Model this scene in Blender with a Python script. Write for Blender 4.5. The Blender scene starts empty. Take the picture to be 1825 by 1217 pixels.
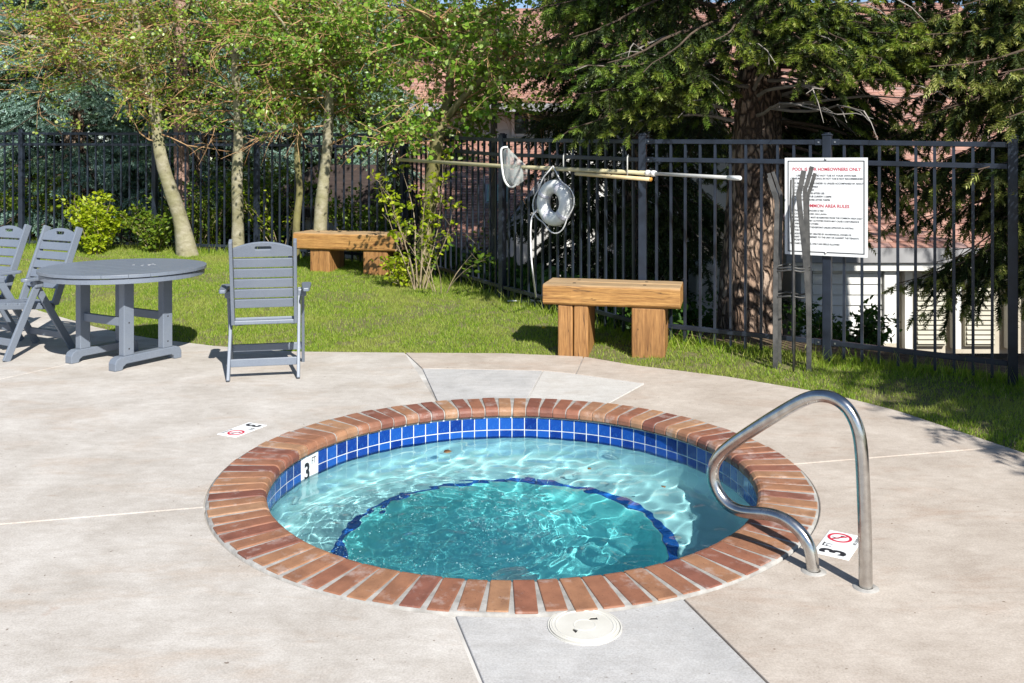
import bpy, bmesh, math, random
import numpy as np
from mathutils import Vector, Matrix

PI = math.pi
RAD = math.radians
random.seed(11)
rng = np.random.default_rng(11)
sc = bpy.context.scene
COL = sc.collection

# ------------------------------------------------------------------ camera, sky, sun, exposure
EYE, FPX, CX, HY = 1.536, 1640.0, 912.5, 292.0          # eye height, focal length / centre / horizon row of the photograph
cam_data = bpy.data.cameras.new('camera')
cam = bpy.data.objects.new('camera', cam_data)
COL.objects.link(cam)
sc.camera = cam
cam.location = (0, 0, EYE)
cam.rotation_euler = (PI / 2, 0, 0)
cam_data.sensor_width = 36
cam_data.lens = FPX / 1825 * 36
cam_data.shift_y = -(608.5 - HY) / 1825
cam_data.clip_start = 0.05
cam_data.clip_end = 2000

SUN_EL = RAD(39)
SUN_DIR = Vector((0.40, -0.917, 0)).normalized() * math.cos(SUN_EL) + Vector((0, 0, math.sin(SUN_EL)))
world = bpy.data.worlds.new('World')
sc.world = world
world.use_nodes = True
wt = world.node_tree
sky = wt.nodes.new('ShaderNodeTexSky')
sky.sky_type = 'NISHITA'
sky.sun_disc = False
sky.sun_elevation = SUN_EL
sky.sun_rotation = math.atan2(SUN_DIR.x, SUN_DIR.y)
sky.altitude = 2000
sky.air_density = 1.0
sky.dust_density = 0.6
wt.links.new(sky.outputs[0], wt.nodes['Background'].inputs[0])
wt.nodes['Background'].inputs[1].default_value = 0.09
sun_data = bpy.data.lights.new('sun', 'SUN')
sun_data.energy = 5.0
sun_data.angle = RAD(0.53)
sun_data.color = (1.0, 0.955, 0.88)
sun_data.cycles.is_caustics_light = True
sun = bpy.data.objects.new('sun', sun_data)
COL.objects.link(sun)
sun.rotation_euler = SUN_DIR.to_track_quat('Z', 'Y').to_euler()
sun.location = (4, -9, 9)
sc.view_settings.view_transform = 'Standard'
sc.view_settings.look = 'None'
sc.view_settings.exposure = 0.70
sc.view_settings.gamma = 1
sc.view_settings.use_curve_mapping = False
sc.cycles.use_denoising = True
sc.cycles.max_bounces = 10
sc.cycles.transparent_max_bounces = 24


def at(px, py, z=0.0):
    """ground point seen at a pixel of the photograph, on the level z"""
    Y = FPX * (EYE - z) / (py - HY)
    return ((px - CX) * Y / FPX, Y, z)


def atY(px, py, Y):
    return ((px - CX) * Y / FPX, Y, EYE - (py - HY) * Y / FPX)


# ------------------------------------------------------------------ mesh helpers
class MB:
    """collects pieces of one mesh"""

    def __init__(s):
        s.v, s.f, s.n = [], [], 0

    def add(s, v, f, M=None):
        if M is not None:
            v = [tuple(M @ Vector(p)) for p in v]
        s.v.extend(tuple(p) for p in v)
        s.f.extend(tuple(i + s.n for i in q) for q in f)
        s.n += len(v)
        return s

    def box(s, c, d, M=None, rz=0.0):
        x, y, z = d[0] / 2, d[1] / 2, d[2] / 2
        ca, sa = math.cos(rz), math.sin(rz)
        v = []
        for k in (-z, z):
            for a, b in ((-x, -y), (x, -y), (x, y), (-x, y)):
                v.append((c[0] + a * ca - b * sa, c[1] + a * sa + b * ca, c[2] + k))
        f = [(3, 2, 1, 0), (4, 5, 6, 7), (0, 1, 5, 4), (1, 2, 6, 5), (2, 3, 7, 6), (3, 0, 4, 7)]
        return s.add(v, f, M)

    def bar(s, p, q, w, h, up=(0, 0, 1), M=None):
        """box from p to q, w across, h along up"""
        p, q, up = Vector(p), Vector(q), Vector(up)
        d = (q - p).normalized()
        a = d.cross(up).normalized()
        b = a.cross(d).normalized()
        v = []
        for e in (p, q):
            for i, j in ((-1, -1), (1, -1), (1, 1), (-1, 1)):
                v.append(tuple(e + a * (w / 2 * i) + b * (h / 2 * j)))
        f = [(0, 1, 2, 3), (7, 6, 5, 4), (0, 4, 5, 1), (1, 5, 6, 2), (2, 6, 7, 3), (3, 7, 4, 0)]
        return s.add(v, f, M)

    def tube(s, pts, r, n=8, closed=False, M=None, caps=True):
        pts = [Vector(p) for p in pts]
        m = len(pts)
        rr = r if hasattr(r, '__len__') else [r] * m
        v, f = [], []
        nrm = None
        for i in range(m):
            if closed:
                t = pts[(i + 1) % m] - pts[i - 1]
            else:
                t = pts[min(i + 1, m - 1)] - pts[max(i - 1, 0)]
            t = t.normalized() if t.length > 1e-9 else Vector((0, 0, 1))
            if nrm is None:
                nrm = t.orthogonal().normalized()
            else:
                nrm = nrm - t * nrm.dot(t)
                nrm = nrm.normalized() if nrm.length > 1e-6 else t.orthogonal().normalized()
            b = t.cross(nrm)
            for k in range(n):
                a = 2 * PI * k / n
                v.append(tuple(pts[i] + (nrm * math.cos(a) + b * math.sin(a)) * rr[i]))
        for i in range(m if closed else m - 1):
            j = (i + 1) % m
            for k in range(n):
                l = (k + 1) % n
                f.append((i * n + k, i * n + l, j * n + l, j * n + k))
        if caps and not closed:
            f.append(tuple(range(n - 1, -1, -1)))
            f.append(tuple((m - 1) * n + k for k in range(n)))
        return s.add(v, f, M)

    def lathe(s, prof, n=64, c=(0, 0), close=False, M=None):
        v, f = [], []
        for r, z in prof:
            for i in range(n):
                a = 2 * PI * i / n
                v.append((c[0] + r * math.cos(a), c[1] + r * math.sin(a), z))
        m = len(prof)
        for j in range(m if close else m - 1):
            j2 = (j + 1) % m
            for i in range(n):
                k = (i + 1) % n
                f.append((j * n + i, j * n + k, j2 * n + k, j2 * n + i))
        return s.add(v, f, M)

    def prism(s, poly, z0, z1, M=None):
        n = len(poly)
        v = [(p[0], p[1], z0) for p in poly] + [(p[0], p[1], z1) for p in poly]
        f = [tuple(range(n - 1, -1, -1)), tuple(range(n, 2 * n))]
        f += [(i, (i + 1) % n, n + (i + 1) % n, n + i) for i in range(n)]
        return s.add(v, f, M)

    def holed(s, outer, holes, z0, z1, M=None):
        """flat plate with holes, thick from z0 to z1"""
        bm = bmesh.new()
        loops, edges = [], []
        for lp in [outer] + holes:
            vs = [bm.verts.new((p[0], p[1], 0)) for p in lp]
            loops.append(vs)
            edges += [bm.edges.new((vs[i], vs[(i + 1) % len(vs)])) for i in range(len(vs))]
        bmesh.ops.triangle_fill(bm, use_beauty=True, use_dissolve=False, edges=edges, normal=(0, 0, 1))
        bm.verts.index_update()
        n = len(bm.verts)
        v = [(q.co.x, q.co.y, z1) for q in bm.verts] + [(q.co.x, q.co.y, z0) for q in bm.verts]
        f = []
        for fc in bm.faces:
            ids = [q.index for q in fc.verts]
            if fc.normal.z < 0:
                ids.reverse()
            f.append(tuple(ids))
            f.append(tuple(i + n for i in reversed(ids)))
        for vs in loops:
            ids = [q.index for q in vs]
            for i in range(len(ids)):
                a, b = ids[i], ids[(i + 1) % len(ids)]
                f.append((a, a + n, b + n, b))
        bm.free()
        return s.add(v, f, M)

    def mesh(s, name, m=None, smooth=False, recalc=True):
        me = bpy.data.meshes.new(name)
        me.from_pydata(s.v, [], s.f)
        if recalc:
            bm = bmesh.new()
            bm.from_mesh(me)
            bmesh.ops.recalc_face_normals(bm, faces=bm.faces)
            bm.to_mesh(me)
            bm.free()
        if m is not None:
            me.materials.append(m)
        if smooth:
            me.polygons.foreach_set('use_smooth', [True] * len(me.polygons))
        return me

    def build(s, name, m, parent=None, smooth=False, bevel=0, recalc=True):
        return link(name, s.mesh(name, m, smooth, recalc), parent, bevel)


def link(name, me, parent=None, bevel=0, loc=None, rot=None):
    o = bpy.data.objects.new(name, me)
    COL.objects.link(o)
    if parent is not None:
        o.parent = parent
    if bevel:
        b = o.modifiers.new('bevel', 'BEVEL')
        b.width = bevel
        b.segments = 2
        b.limit_method = 'ANGLE'
        b.angle_limit = RAD(40)
        b.harden_normals = False
    if loc is not None:
        o.location = loc
    if rot is not None:
        o.rotation_euler = rot
    return o


def smooth_by_angle(o, deg=40):
    o.data.polygons.foreach_set('use_smooth', [True] * len(o.data.polygons))
    try:
        o.data.set_sharp_from_angle(angle=RAD(deg))
    except Exception:
        pass


def tag(o, label=None, cat=None, group=None, kind=None):
    if label:
        o['label'] = label
    if cat:
        o['category'] = cat
    if group:
        o['group'] = group
    if kind:
        o['kind'] = kind
    return o


def thing(name, label, cat, loc=(0, 0, 0), rotz=0.0, group=None):
    o = bpy.data.objects.new(name, None)
    o.empty_display_size = 0.1
    COL.objects.link(o)
    o.location = loc
    o.rotation_euler = (0, 0, rotz)
    return tag(o, label, cat, group)


def copy_tree(o, parent=None):
    c = o.copy()
    COL.objects.link(c)
    if parent is not None:
        c.parent = parent
    for ch in list(o.children):
        copy_tree(ch, c)
    return c


def np_mesh(name, verts, tris, m, smooth=False):
    """mesh from numpy arrays; tris is (n,3) or (n,4)"""
    verts = np.ascontiguousarray(verts, dtype=np.float32)
    tris = np.ascontiguousarray(tris, dtype=np.int32)
    k = tris.shape[1]
    me = bpy.data.meshes.new(name)
    me.vertices.add(len(verts))
    me.vertices.foreach_set('co', verts.ravel())
    me.loops.add(tris.size)
    me.loops.foreach_set('vertex_index', tris.ravel())
    me.polygons.add(len(tris))
    me.polygons.foreach_set('loop_start', np.arange(0, tris.size, k, dtype=np.int32))
    me.polygons.foreach_set('loop_total', np.full(len(tris), k, dtype=np.int32))
    if smooth:
        me.polygons.foreach_set('use_smooth', np.ones(len(tris), dtype=bool))
    me.update(calc_edges=True)
    me.validate()
    me.materials.append(m)
    return me


# ------------------------------------------------------------------ materials
def new_mat(name):
    m = bpy.data.materials.new(name)
    m.use_nodes = True
    nt = m.node_tree
    return m, nt, nt.nodes['Principled BSDF']


def N(nt, kind, **kw):
    n = nt.nodes.new(kind)
    for k, v in kw.items():
        setattr(n, k, v)
    return n


def ramp(nt, fac, stops):
    r = N(nt, 'ShaderNodeValToRGB')
    el = r.color_ramp.elements
    while len(el) < len(stops):
        el.new(0.5)
    for e, (p, c) in zip(el, stops):
        e.position = p
        e.color = (*c, 1) if len(c) == 3 else c
    nt.links.new(fac, r.inputs[0])
    return r.outputs[0]


def noise(nt, scale, detail=4, rough=0.55, coord='Object', stretch=None, dist=0.0):
    tc = N(nt, 'ShaderNodeTexCoord')
    out = tc.outputs[coord]
    if stretch is not None:
        mp = N(nt, 'ShaderNodeMapping')
        mp.inputs['Scale'].default_value = stretch
        nt.links.new(out, mp.inputs[0])
        out = mp.outputs[0]
    n = N(nt, 'ShaderNodeTexNoise')
    n.inputs['Scale'].default_value = scale
    n.inputs['Detail'].default_value = detail
    n.inputs['Roughness'].default_value = rough
    n.inputs['Distortion'].default_value = dist
    nt.links.new(out, n.inputs['Vector'])
    return n.outputs['Fac']


def mix(nt, fac, a, b, mode='MIX'):
    n = N(nt, 'ShaderNodeMix', data_type='RGBA', blend_type=mode)
    for sock, val in ((n.inputs['Factor'], fac), (n.inputs['A'], a), (n.inputs['B'], b)):
        if hasattr(val, 'is_output'):
            nt.links.new(val, sock)
        elif isinstance(val, (int, float)):
            sock.default_value = val
        else:
            sock.default_value = (*val, 1) if len(val) == 3 else val
    return n.outputs['Result']


def bump(nt, b, h, strength, dist=0.01):
    n = N(nt, 'ShaderNodeBump')
    n.inputs['Strength'].default_value = strength
    n.inputs['Distance'].default_value = dist
    nt.links.new(h, n.inputs['Height'])
    nt.links.new(n.outputs[0], b.inputs['Normal'])


def simple(name, c1, c2=None, scale=8, rough=0.6, bstr=0, bscale=None, bdist=0.01, metallic=0, spec=0.5, stretch=None, coord='Object', detail=5, lo=0.35, hi=0.65):
    m, nt, b = new_mat(name)
    if c2 is not None:
        f = noise(nt, scale, detail, coord=coord, stretch=stretch)
        nt.links.new(ramp(nt, f, [(lo, c1), (hi, c2)]), b.inputs['Base Color'])
    else:
        b.inputs['Base Color'].default_value = (*c1, 1)
    b.inputs['Roughness'].default_value = rough
    b.inputs['Metallic'].default_value = metallic
    b.inputs['Specular IOR Level'].default_value = spec
    if bstr:
        bump(nt, b, noise(nt, bscale or scale * 4, 6, coord=coord, stretch=stretch), bstr, bdist)
    return m


def concrete(name, a, b2, stain, seed):
    m, nt, b = new_mat(name)
    big = noise(nt, 2.3 + seed * 0.1, 9, 0.74, dist=0.25)
    base = ramp(nt, big, [(0.35, a), (0.66, b2)])
    streak = noise(nt, 2.2, 9, 0.72, stretch=(0.6, 1.6, 1), dist=0.45)
    s1 = ramp(nt, streak, [(0.52, (0, 0, 0)), (0.72, (1, 1, 1))])
    sc_ = N(nt, 'ShaderNodeMath', operation='MULTIPLY')
    nt.links.new(s1, sc_.inputs[0])
    sc_.inputs[1].default_value = 0.62
    base = mix(nt, sc_.outputs[0], base, stain)
    spot = noise(nt, 6.5, 7, 0.62, stretch=(0.6, 1.5, 1), dist=0.5)
    s2 = ramp(nt, spot, [(0.66, (0, 0, 0)), (0.78, (0.5, 0.5, 0.5))])
    base = mix(nt, s2, base, (stain[0] * 0.72, stain[1] * 0.60, stain[2] * 0.50))
    fine = noise(nt, 130, 4, 0.7)
    f2 = ramp(nt, fine, [(0.25, (0.74, 0.73, 0.72)), (0.6, (1.06, 1.06, 1.06))])
    mid = ramp(nt, noise(nt, 15, 8, 0.75, stretch=(0.7, 1.3, 1)), [(0.3, (0.86, 0.845, 0.83)), (0.62, (1.04, 1.04, 1.04))])
    base = mix(nt, 1.0, base, mid, 'MULTIPLY')
    base = mix(nt, 1.0, base, f2, 'MULTIPLY')
    pit = ramp(nt, noise(nt, 38, 2, 0.5), [(0.24, (0.45, 0.40, 0.36)), (0.29, (1, 1, 1))])
    base = mix(nt, 1.0, base, pit, 'MULTIPLY')
    rust = ramp(nt, noise(nt, 2.7 + 0.2 * seed, 6, 0.6), [(0.69, (0, 0, 0)), (0.76, (0.4, 0.4, 0.4))])
    base = mix(nt, rust, base, (0.30, 0.15, 0.08))
    nt.links.new(base, b.inputs['Base Color'])
    b.inputs['Roughness'].default_value = 0.75
    b.inputs['Specular IOR Level'].default_value = 0.35
    bump(nt, b, noise(nt, 60, 6, 0.7), 0.25, 0.004)
    return m


def wood(name, a, b2, dark, weather, axis=0):
    """grain runs along the object's local axis; upward faces are sun-bleached"""
    m, nt, b = new_mat(name)
    st = [14, 14, 14]
    st[axis] = 0.9
    g = noise(nt, 2.6, 7, 0.62, stretch=tuple(st), dist=0.7)
    c = ramp(nt, g, [(0.3, dark), (0.45, a), (0.7, b2)])
    big = noise(nt, 3, 3)
    c = mix(nt, ramp(nt, big, [(0.45, (0, 0, 0)), (0.75, (0.45, 0.45, 0.45))]), c, dark)
    fine_g = noise(nt, 9.0, 5, 0.6, stretch=tuple(st), dist=0.4)
    c = mix(nt, 1.0, c, ramp(nt, fine_g, [(0.3, (0.62, 0.58, 0.55)), (0.6, (1.08, 1.06, 1.04))]), 'MULTIPLY')
    st3 = [5, 5, 5]
    st3[axis] = 0.35
    ck = noise(nt, 2.1, 3, 0.5, stretch=tuple(st3), dist=0.9)
    c = mix(nt, ramp(nt, ck, [(0.492, (0, 0, 0)), (0.498, (0.85, 0.85, 0.85)), (0.502, (0.85, 0.85, 0.85)), (0.508, (0, 0, 0))]), c, (0.05, 0.022, 0.008))
    kn = N(nt, 'ShaderNodeTexVoronoi', feature='F1')
    kn.inputs['Scale'].default_value = 3.2
    tc = N(nt, 'ShaderNodeTexCoord')
    mp = N(nt, 'ShaderNodeMapping')
    s2 = [1.6, 1.6, 1.6]
    s2[axis] = 0.8
    mp.inputs['Scale'].default_value = s2
    nt.links.new(tc.outputs['Object'], mp.inputs[0])
    nt.links.new(mp.outputs[0], kn.inputs['Vector'])
    kr = ramp(nt, kn.outputs['Distance'], [(0.0, (1, 1, 1)), (0.055, (0.75, 0.75, 0.75)), (0.085, (0, 0, 0))])
    c = mix(nt, kr, c, (dark[0] * 0.6, dark[1] * 0.5, dark[2] * 0.45))
    geo = N(nt, 'ShaderNodeNewGeometry')
    sp = N(nt, 'ShaderNodeSeparateXYZ')
    nt.links.new(geo.outputs['True Normal'], sp.inputs[0])
    up = ramp(nt, sp.outputs['Z'], [(0.55, (0, 0, 0)), (0.85, (0.8, 0.8, 0.8))])
    wc = ramp(nt, g, [(0.3, tuple(x * 0.62 for x in weather)), (0.65, weather)])
    c = mix(nt, up, c, wc)
    nt.links.new(c, b.inputs['Base Color'])
    b.inputs['Roughness'].default_value = 0.62
    bump(nt, b, g, 0.5, 0.006)
    return m


def leaf_mat(name, stops, trans=0.35, rough=0.5, patch=None, pscale=1.5, spec=0.4):
    m, nt, b = new_mat(name)
    geo = N(nt, 'ShaderNodeNewGeometry')
    c = ramp(nt, geo.outputs['Random Per Island'], stops)
    if patch is not None:
        f = ramp(nt, noise(nt, pscale, 3), [(0.48, (0, 0, 0)), (0.68, (0.75, 0.75, 0.75))])
        c = mix(nt, f, c, patch)
    nt.links.new(c, b.inputs['Base Color'])
    b.inputs['Roughness'].default_value = rough
    b.inputs['Specular IOR Level'].default_value = spec
    tr = N(nt, 'ShaderNodeBsdfTranslucent')
    nt.links.new(mix(nt, 1.0, c, (1.0, 1.0, 0.55), 'MULTIPLY'), tr.inputs['Color'])
    ms = N(nt, 'ShaderNodeMixShader')
    ms.inputs[0].default_value = trans
    out = nt.nodes['Material Output']
    nt.links.new(b.outputs[0], ms.inputs[1])
    nt.links.new(tr.outputs[0], ms.inputs[2])
    nt.links.new(ms.outputs[0], out.inputs['Surface'])
    return m


M = {}
M['concrete'] = concrete('concrete_grey', (0.42, 0.387, 0.35), (0.56, 0.533, 0.50), (0.41, 0.32, 0.245), 0)
M['concrete_tan'] = concrete('concrete_tan', (0.40, 0.348, 0.30), (0.53, 0.478, 0.425), (0.37, 0.27, 0.205), 1)
M['concrete_new'] = concrete('concrete_new', (0.40, 0.40, 0.40), (0.52, 0.515, 0.51), (0.33, 0.32, 0.31), 2)
M['concrete_patch'] = concrete('concrete_patch', (0.50, 0.49, 0.47), (0.56, 0.55, 0.53), (0.42, 0.38, 0.34), 3)
M['filler'] = simple('joint_filler', (0.30, 0.28, 0.26), (0.55, 0.54, 0.52), 1.3, 0.8, lo=0.4, hi=0.55)
M['mortar'] = simple('mortar', (0.25, 0.24, 0.225), (0.39, 0.38, 0.36), 18, 0.85, 0.5, 90, 0.004)


def brick_mat():
    m, nt, b = new_mat('coping_brick')
    oi = N(nt, 'ShaderNodeObjectInfo')
    c = ramp(nt, oi.outputs['Random'], [(0.0, (0.16, 0.058, 0.042)), (0.15, (0.24, 0.095, 0.06)), (0.4, (0.27, 0.125, 0.072)), (0.62, (0.31, 0.16, 0.088)), (0.8, (0.34, 0.195, 0.112)), (0.9, (0.25, 0.11, 0.07)), (1.0, (0.18, 0.065, 0.05))])
    tc = N(nt, 'ShaderNodeTexCoord')
    # shift the noise from brick to brick
    ad = N(nt, 'ShaderNodeVectorMath', operation='ADD')
    mu = N(nt, 'ShaderNodeMath', operation='MULTIPLY')
    nt.links.new(oi.outputs['Random'], mu.inputs[0])
    mu.inputs[1].default_value = 57.0
    nt.links.new(tc.outputs['Object'], ad.inputs[0])
    nt.links.new(mu.outputs[0], ad.inputs[1])

    def nz(s, d=5, r=0.6):
        n = N(nt, 'ShaderNodeTexNoise')
        n.inputs['Scale'].default_value = s
        n.inputs['Detail'].default_value = d
        n.inputs['Roughness'].default_value = r
        nt.links.new(ad.outputs[0], n.inputs['Vector'])
        return n.outputs['Fac']
    c = mix(nt, 1.0, c, ramp(nt, nz(12), [(0.3, (0.72, 0.7, 0.7)), (0.65, (1.1, 1.1, 1.08))]), 'MULTIPLY')
    c = mix(nt, ramp(nt, nz(8, 6, 0.7), [(0.54, (0, 0, 0)), (0.74, (0.6, 0.6, 0.6))]), c, (0.50, 0.45, 0.43))
    c = mix(nt, ramp(nt, nz(110, 2), [(0.28, (0.75, 0.75, 0.75)), (0.36, (0, 0, 0))]), c, (0.12, 0.05, 0.035))
    nt.links.new(c, b.inputs['Base Color'])
    b.inputs['Roughness'].default_value = 0.6
    bump(nt, b, nz(70, 5, 0.7), 0.35, 0.004)
    return m


M['brick'] = brick_mat()


def tile_mat():
    m, nt, b = new_mat('cobalt_tile')
    oi = N(nt, 'ShaderNodeObjectInfo')
    c = ramp(nt, oi.outputs['Random'], [(0, (0.004, 0.022, 0.17)), (0.5, (0.006, 0.042, 0.26)), (1, (0.012, 0.085, 0.37))])
    n = noise(nt, 45, 5, 0.65, dist=1.2)
    c = mix(nt, ramp(nt, n, [(0.5, (0, 0, 0)), (0.75, (0.45, 0.45, 0.45))]), c, (0.04, 0.17, 0.50))
    nt.links.new(c, b.inputs['Base Color'])
    b.inputs['Roughness'].default_value = 0.16
    bump(nt, b, noise(nt, 22, 3), 0.12, 0.004)
    return m


M['tile'] = tile_mat()
M['grout'] = simple('tile_grout', (0.55, 0.57, 0.55), (0.68, 0.70, 0.69), 12, 0.8)
M['plaster'] = simple('pool_plaster', (0.62, 0.72, 0.73), (0.70, 0.78, 0.79), 4, 0.6)
M['depth_tinted_well'] = simple('depth_tinted_plaster', (0.34, 0.86, 0.86), (0.40, 0.90, 0.90), 4, 0.6)  # plaster tinted aqua to stand in for light lost in the deep water
M['jet'] = simple('white_plastic', (0.72, 0.73, 0.72), None, rough=0.35)


def water_mat():
    m, nt, b = new_mat('pool_water')
    b.inputs['Base Color'].default_value = (0.46, 0.85, 0.88, 1)
    b.inputs['Transmission Weight'].default_value = 1
    b.inputs['Roughness'].default_value = 0
    b.inputs['IOR'].default_value = 1.333
    return m


M['water'] = water_mat()


def steel_mat():
    m, nt, b = new_mat('brushed_steel')
    f = noise(nt, 30, 5)
    nt.links.new(ramp(nt, f, [(0.35, (0.46, 0.44, 0.42)), (0.65, (0.60, 0.59, 0.57))]), b.inputs['Base Color'])
    b.inputs['Metallic'].default_value = 1
    nt.links.new(ramp(nt, noise(nt, 14, 4), [(0.4, (0.16, 0.16, 0.16)), (0.7, (0.30, 0.30, 0.30))]), b.inputs['Roughness'])
    return m


M['steel'] = steel_mat()


def hdpe_mat():
    m, nt, b = new_mat('slate_grey_lumber')
    f = noise(nt, 260, 3, 0.6)
    g = noise(nt, 5, 4)
    c = ramp(nt, f, [(0.3, (0.115, 0.138, 0.178)), (0.7, (0.18, 0.21, 0.26))])
    c = mix(nt, ramp(nt, g, [(0.4, (0, 0, 0)), (0.7, (0.35, 0.35, 0.35))]), c, (0.20, 0.225, 0.262))
    nt.links.new(c, b.inputs['Base Color'])
    b.inputs['Roughness'].default_value = 0.42
    bump(nt, b, f, 0.12, 0.002)
    return m


M['grey'] = hdpe_mat()
M['white_mark'] = simple('scuff', (0.7, 0.7, 0.7))
M['timber'] = wood('stained_timber', (0.34, 0.175, 0.050), (0.47, 0.265, 0.085), (0.17, 0.072, 0.018), (0.44, 0.32, 0.19), 0)
M['timber_post'] = wood('stained_timber_post', (0.30, 0.150, 0.048), (0.41, 0.22, 0.08), (0.15, 0.062, 0.018), (0.42, 0.30, 0.18), 2)
M['end_grain'] = simple('rotten_end_grain', (0.05, 0.035, 0.025), (0.40, 0.28, 0.17), 14, 0.9, 1.0, 26, 0.02)
M['dark'] = simple('dark_hole', (0.015, 0.013, 0.012), None, rough=0.9)
M['fence'] = simple('black_fence_paint', (0.010, 0.014, 0.022), (0.022, 0.030, 0.047), 6, 0.36, 0.05, 60, spec=0.42)
M['bolt'] = simple('zinc_bolt', (0.45, 0.45, 0.45), None, rough=0.4, metallic=1)
M['pole'] = simple('grey_pole_aluminium', (0.40, 0.41, 0.40), (0.50, 0.50, 0.48), 9, 0.4)
M['pole_old'] = simple('yellowed_fibreglass', (0.42, 0.38, 0.22), (0.50, 0.46, 0.30), 9, 0.5)
M['handle_yellow'] = simple('yellow_handle', (0.66, 0.50, 0.27), (0.74, 0.60, 0.36), 10, 0.5)
M['orange'] = simple('orange_end', (0.55, 0.25, 0.04), None, rough=0.6)
M['rope'] = simple('white_rope', (0.62, 0.62, 0.62), (0.74, 0.74, 0.74), 120, 0.8, 0.6, 200, 0.003)
M['buoy'] = simple('white_buoy_vinyl', (0.62, 0.64, 0.63), (0.74, 0.76, 0.75), 5, 0.4)
M['buoy_band'] = simple('grey_buoy_band', (0.50, 0.50, 0.56), (0.60, 0.60, 0.66), 9, 0.5)
M['sign_white'] = simple('sign_white', (0.72, 0.74, 0.76), (0.78, 0.80, 0.81), 3, 0.4)
M['sign_black'] = simple('sign_black', (0.018, 0.018, 0.024), None, rough=0.5)
M['sign_red'] = simple('sign_red', (0.50, 0.02, 0.05), None, rough=0.5)
M['galv'] = simple('weathered_grey_metal', (0.045, 0.046, 0.046), (0.10, 0.098, 0.094), 11, 0.5, 0.1, 50, metallic=0.3)
M['lid'] = simple('off_white_lid', (0.54, 0.525, 0.475), (0.61, 0.60, 0.555), 7, 0.5)
M['siding'] = simple('white_siding', (0.58, 0.58, 0.56), (0.68, 0.68, 0.66), 2, 0.6)
M['siding_tan'] = simple('beige_stucco', (0.40, 0.36, 0.29), (0.48, 0.44, 0.36), 3, 0.8, 0.3, 70)
M['trim'] = simple('grey_trim', (0.22, 0.22, 0.23), (0.30, 0.30, 0.31), 3, 0.6)
M['dark_wood'] = simple('dark_brown_boards', (0.030, 0.020, 0.018), (0.06, 0.04, 0.035), 4, 0.7, stretch=(1, 1, 8))
M['louver'] = simple('cream_louver', (0.34, 0.32, 0.25), (0.40, 0.38, 0.31), 4, 0.6)
M['glass'] = simple('window_glass', (0.03, 0.04, 0.045), None, rough=0.05, spec=0.8)
M['green_glass'] = simple('skylight_glass', (0.10, 0.20, 0.12), (0.16, 0.27, 0.17), 3, 0.12)


def shingle_mat():
    m, nt, b = new_mat('red_brown_shingles')
    geo = N(nt, 'ShaderNodeNewGeometry')
    c = ramp(nt, geo.outputs['Random Per Island'], [(0, (0.25, 0.13, 0.105)), (0.3, (0.35, 0.19, 0.145)), (0.6, (0.44, 0.26, 0.20)), (0.85, (0.40, 0.225, 0.18)), (1, (0.26, 0.185, 0.175))])
    c = mix(nt, 1.0, c, ramp(nt, noise(nt, 9, 5), [(0.3, (0.75, 0.75, 0.78)), (0.7, (1.12, 1.1, 1.08))]), 'MULTIPLY')
    nt.links.new(c, b.inputs['Base Color'])
    b.inputs['Roughness'].default_value = 0.85
    return m


M['shingle'] = shingle_mat()


def ground_mat():
    m, nt, b = new_mat('lawn_soil_and_needles')
    f = noise(nt, 1.1, 6, 0.65)
    g = noise(nt, 24, 6, 0.7)
    soil = ramp(nt, g, [(0.3, (0.035, 0.022, 0.014)), (0.5, (0.11, 0.068, 0.042)), (0.72, (0.22, 0.15, 0.10))])
    green = ramp(nt, g, [(0.3, (0.09, 0.085, 0.03)), (0.7, (0.20, 0.19, 0.08))])
    at_ = N(nt, 'ShaderNodeAttribute', attribute_name='lawn')
    fac = N(nt, 'ShaderNodeMath', operation='MULTIPLY')
    nt.links.new(at_.outputs['Fac'], fac.inputs[0])
    nt.links.new(ramp(nt, f, [(0.25, (0.75, 0.75, 0.75)), (0.5, (1, 1, 1))]), fac.inputs[1])
    nt.links.new(mix(nt, fac.outputs[0], soil, green), b.inputs['Base Color'])
    b.inputs['Roughness'].default_value = 0.95
    bump(nt, b, g, 0.8, 0.03)
    return m


M['ground'] = ground_mat()
M['grass'] = leaf_mat('grass_blades', [(0, (0.11, 0.21, 0.012)), (0.35, (0.21, 0.35, 0.022)), (0.7, (0.32, 0.45, 0.04)), (0.92, (0.44, 0.50, 0.10)), (1, (0.58, 0.53, 0.24))], 0.45, 0.55, (0.40, 0.43, 0.11), 1.3)
M['aspen_leaf'] = leaf_mat('aspen_leaves', [(0, (0.12, 0.21, 0.02)), (0.4, (0.25, 0.35, 0.035)), (0.8, (0.37, 0.45, 0.06)), (1, (0.48, 0.52, 0.20))], 0.45, 0.34, (0.28, 0.36, 0.06), 0.8, 0.5)
M['fresh_leaf'] = leaf_mat('fresh_green_leaves', [(0, (0.08, 0.22, 0.02)), (0.4, (0.19, 0.35, 0.035)), (0.8, (0.32, 0.46, 0.07)), (1, (0.45, 0.56, 0.24))], 0.45, 0.32, (0.30, 0.40, 0.06), 1.0, 0.5)
M['bush_leaf'] = leaf_mat('yellow_green_leaves', [(0, (0.20, 0.29, 0.010)), (0.5, (0.33, 0.43, 0.014)), (1, (0.47, 0.52, 0.03))], 0.45, 0.45)
M['shrub_leaf'] = leaf_mat('green_shrub_leaves', [(0, (0.07, 0.14, 0.012)), (0.6, (0.14, 0.22, 0.018)), (1, (0.24, 0.29, 0.03))], 0.4, 0.45)
M['cover_leaf'] = leaf_mat('ground_cover_leaves', [(0, (0.025, 0.07, 0.010)), (0.6, (0.05, 0.13, 0.016)), (1, (0.10, 0.19, 0.03))], 0.35, 0.5)
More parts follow.
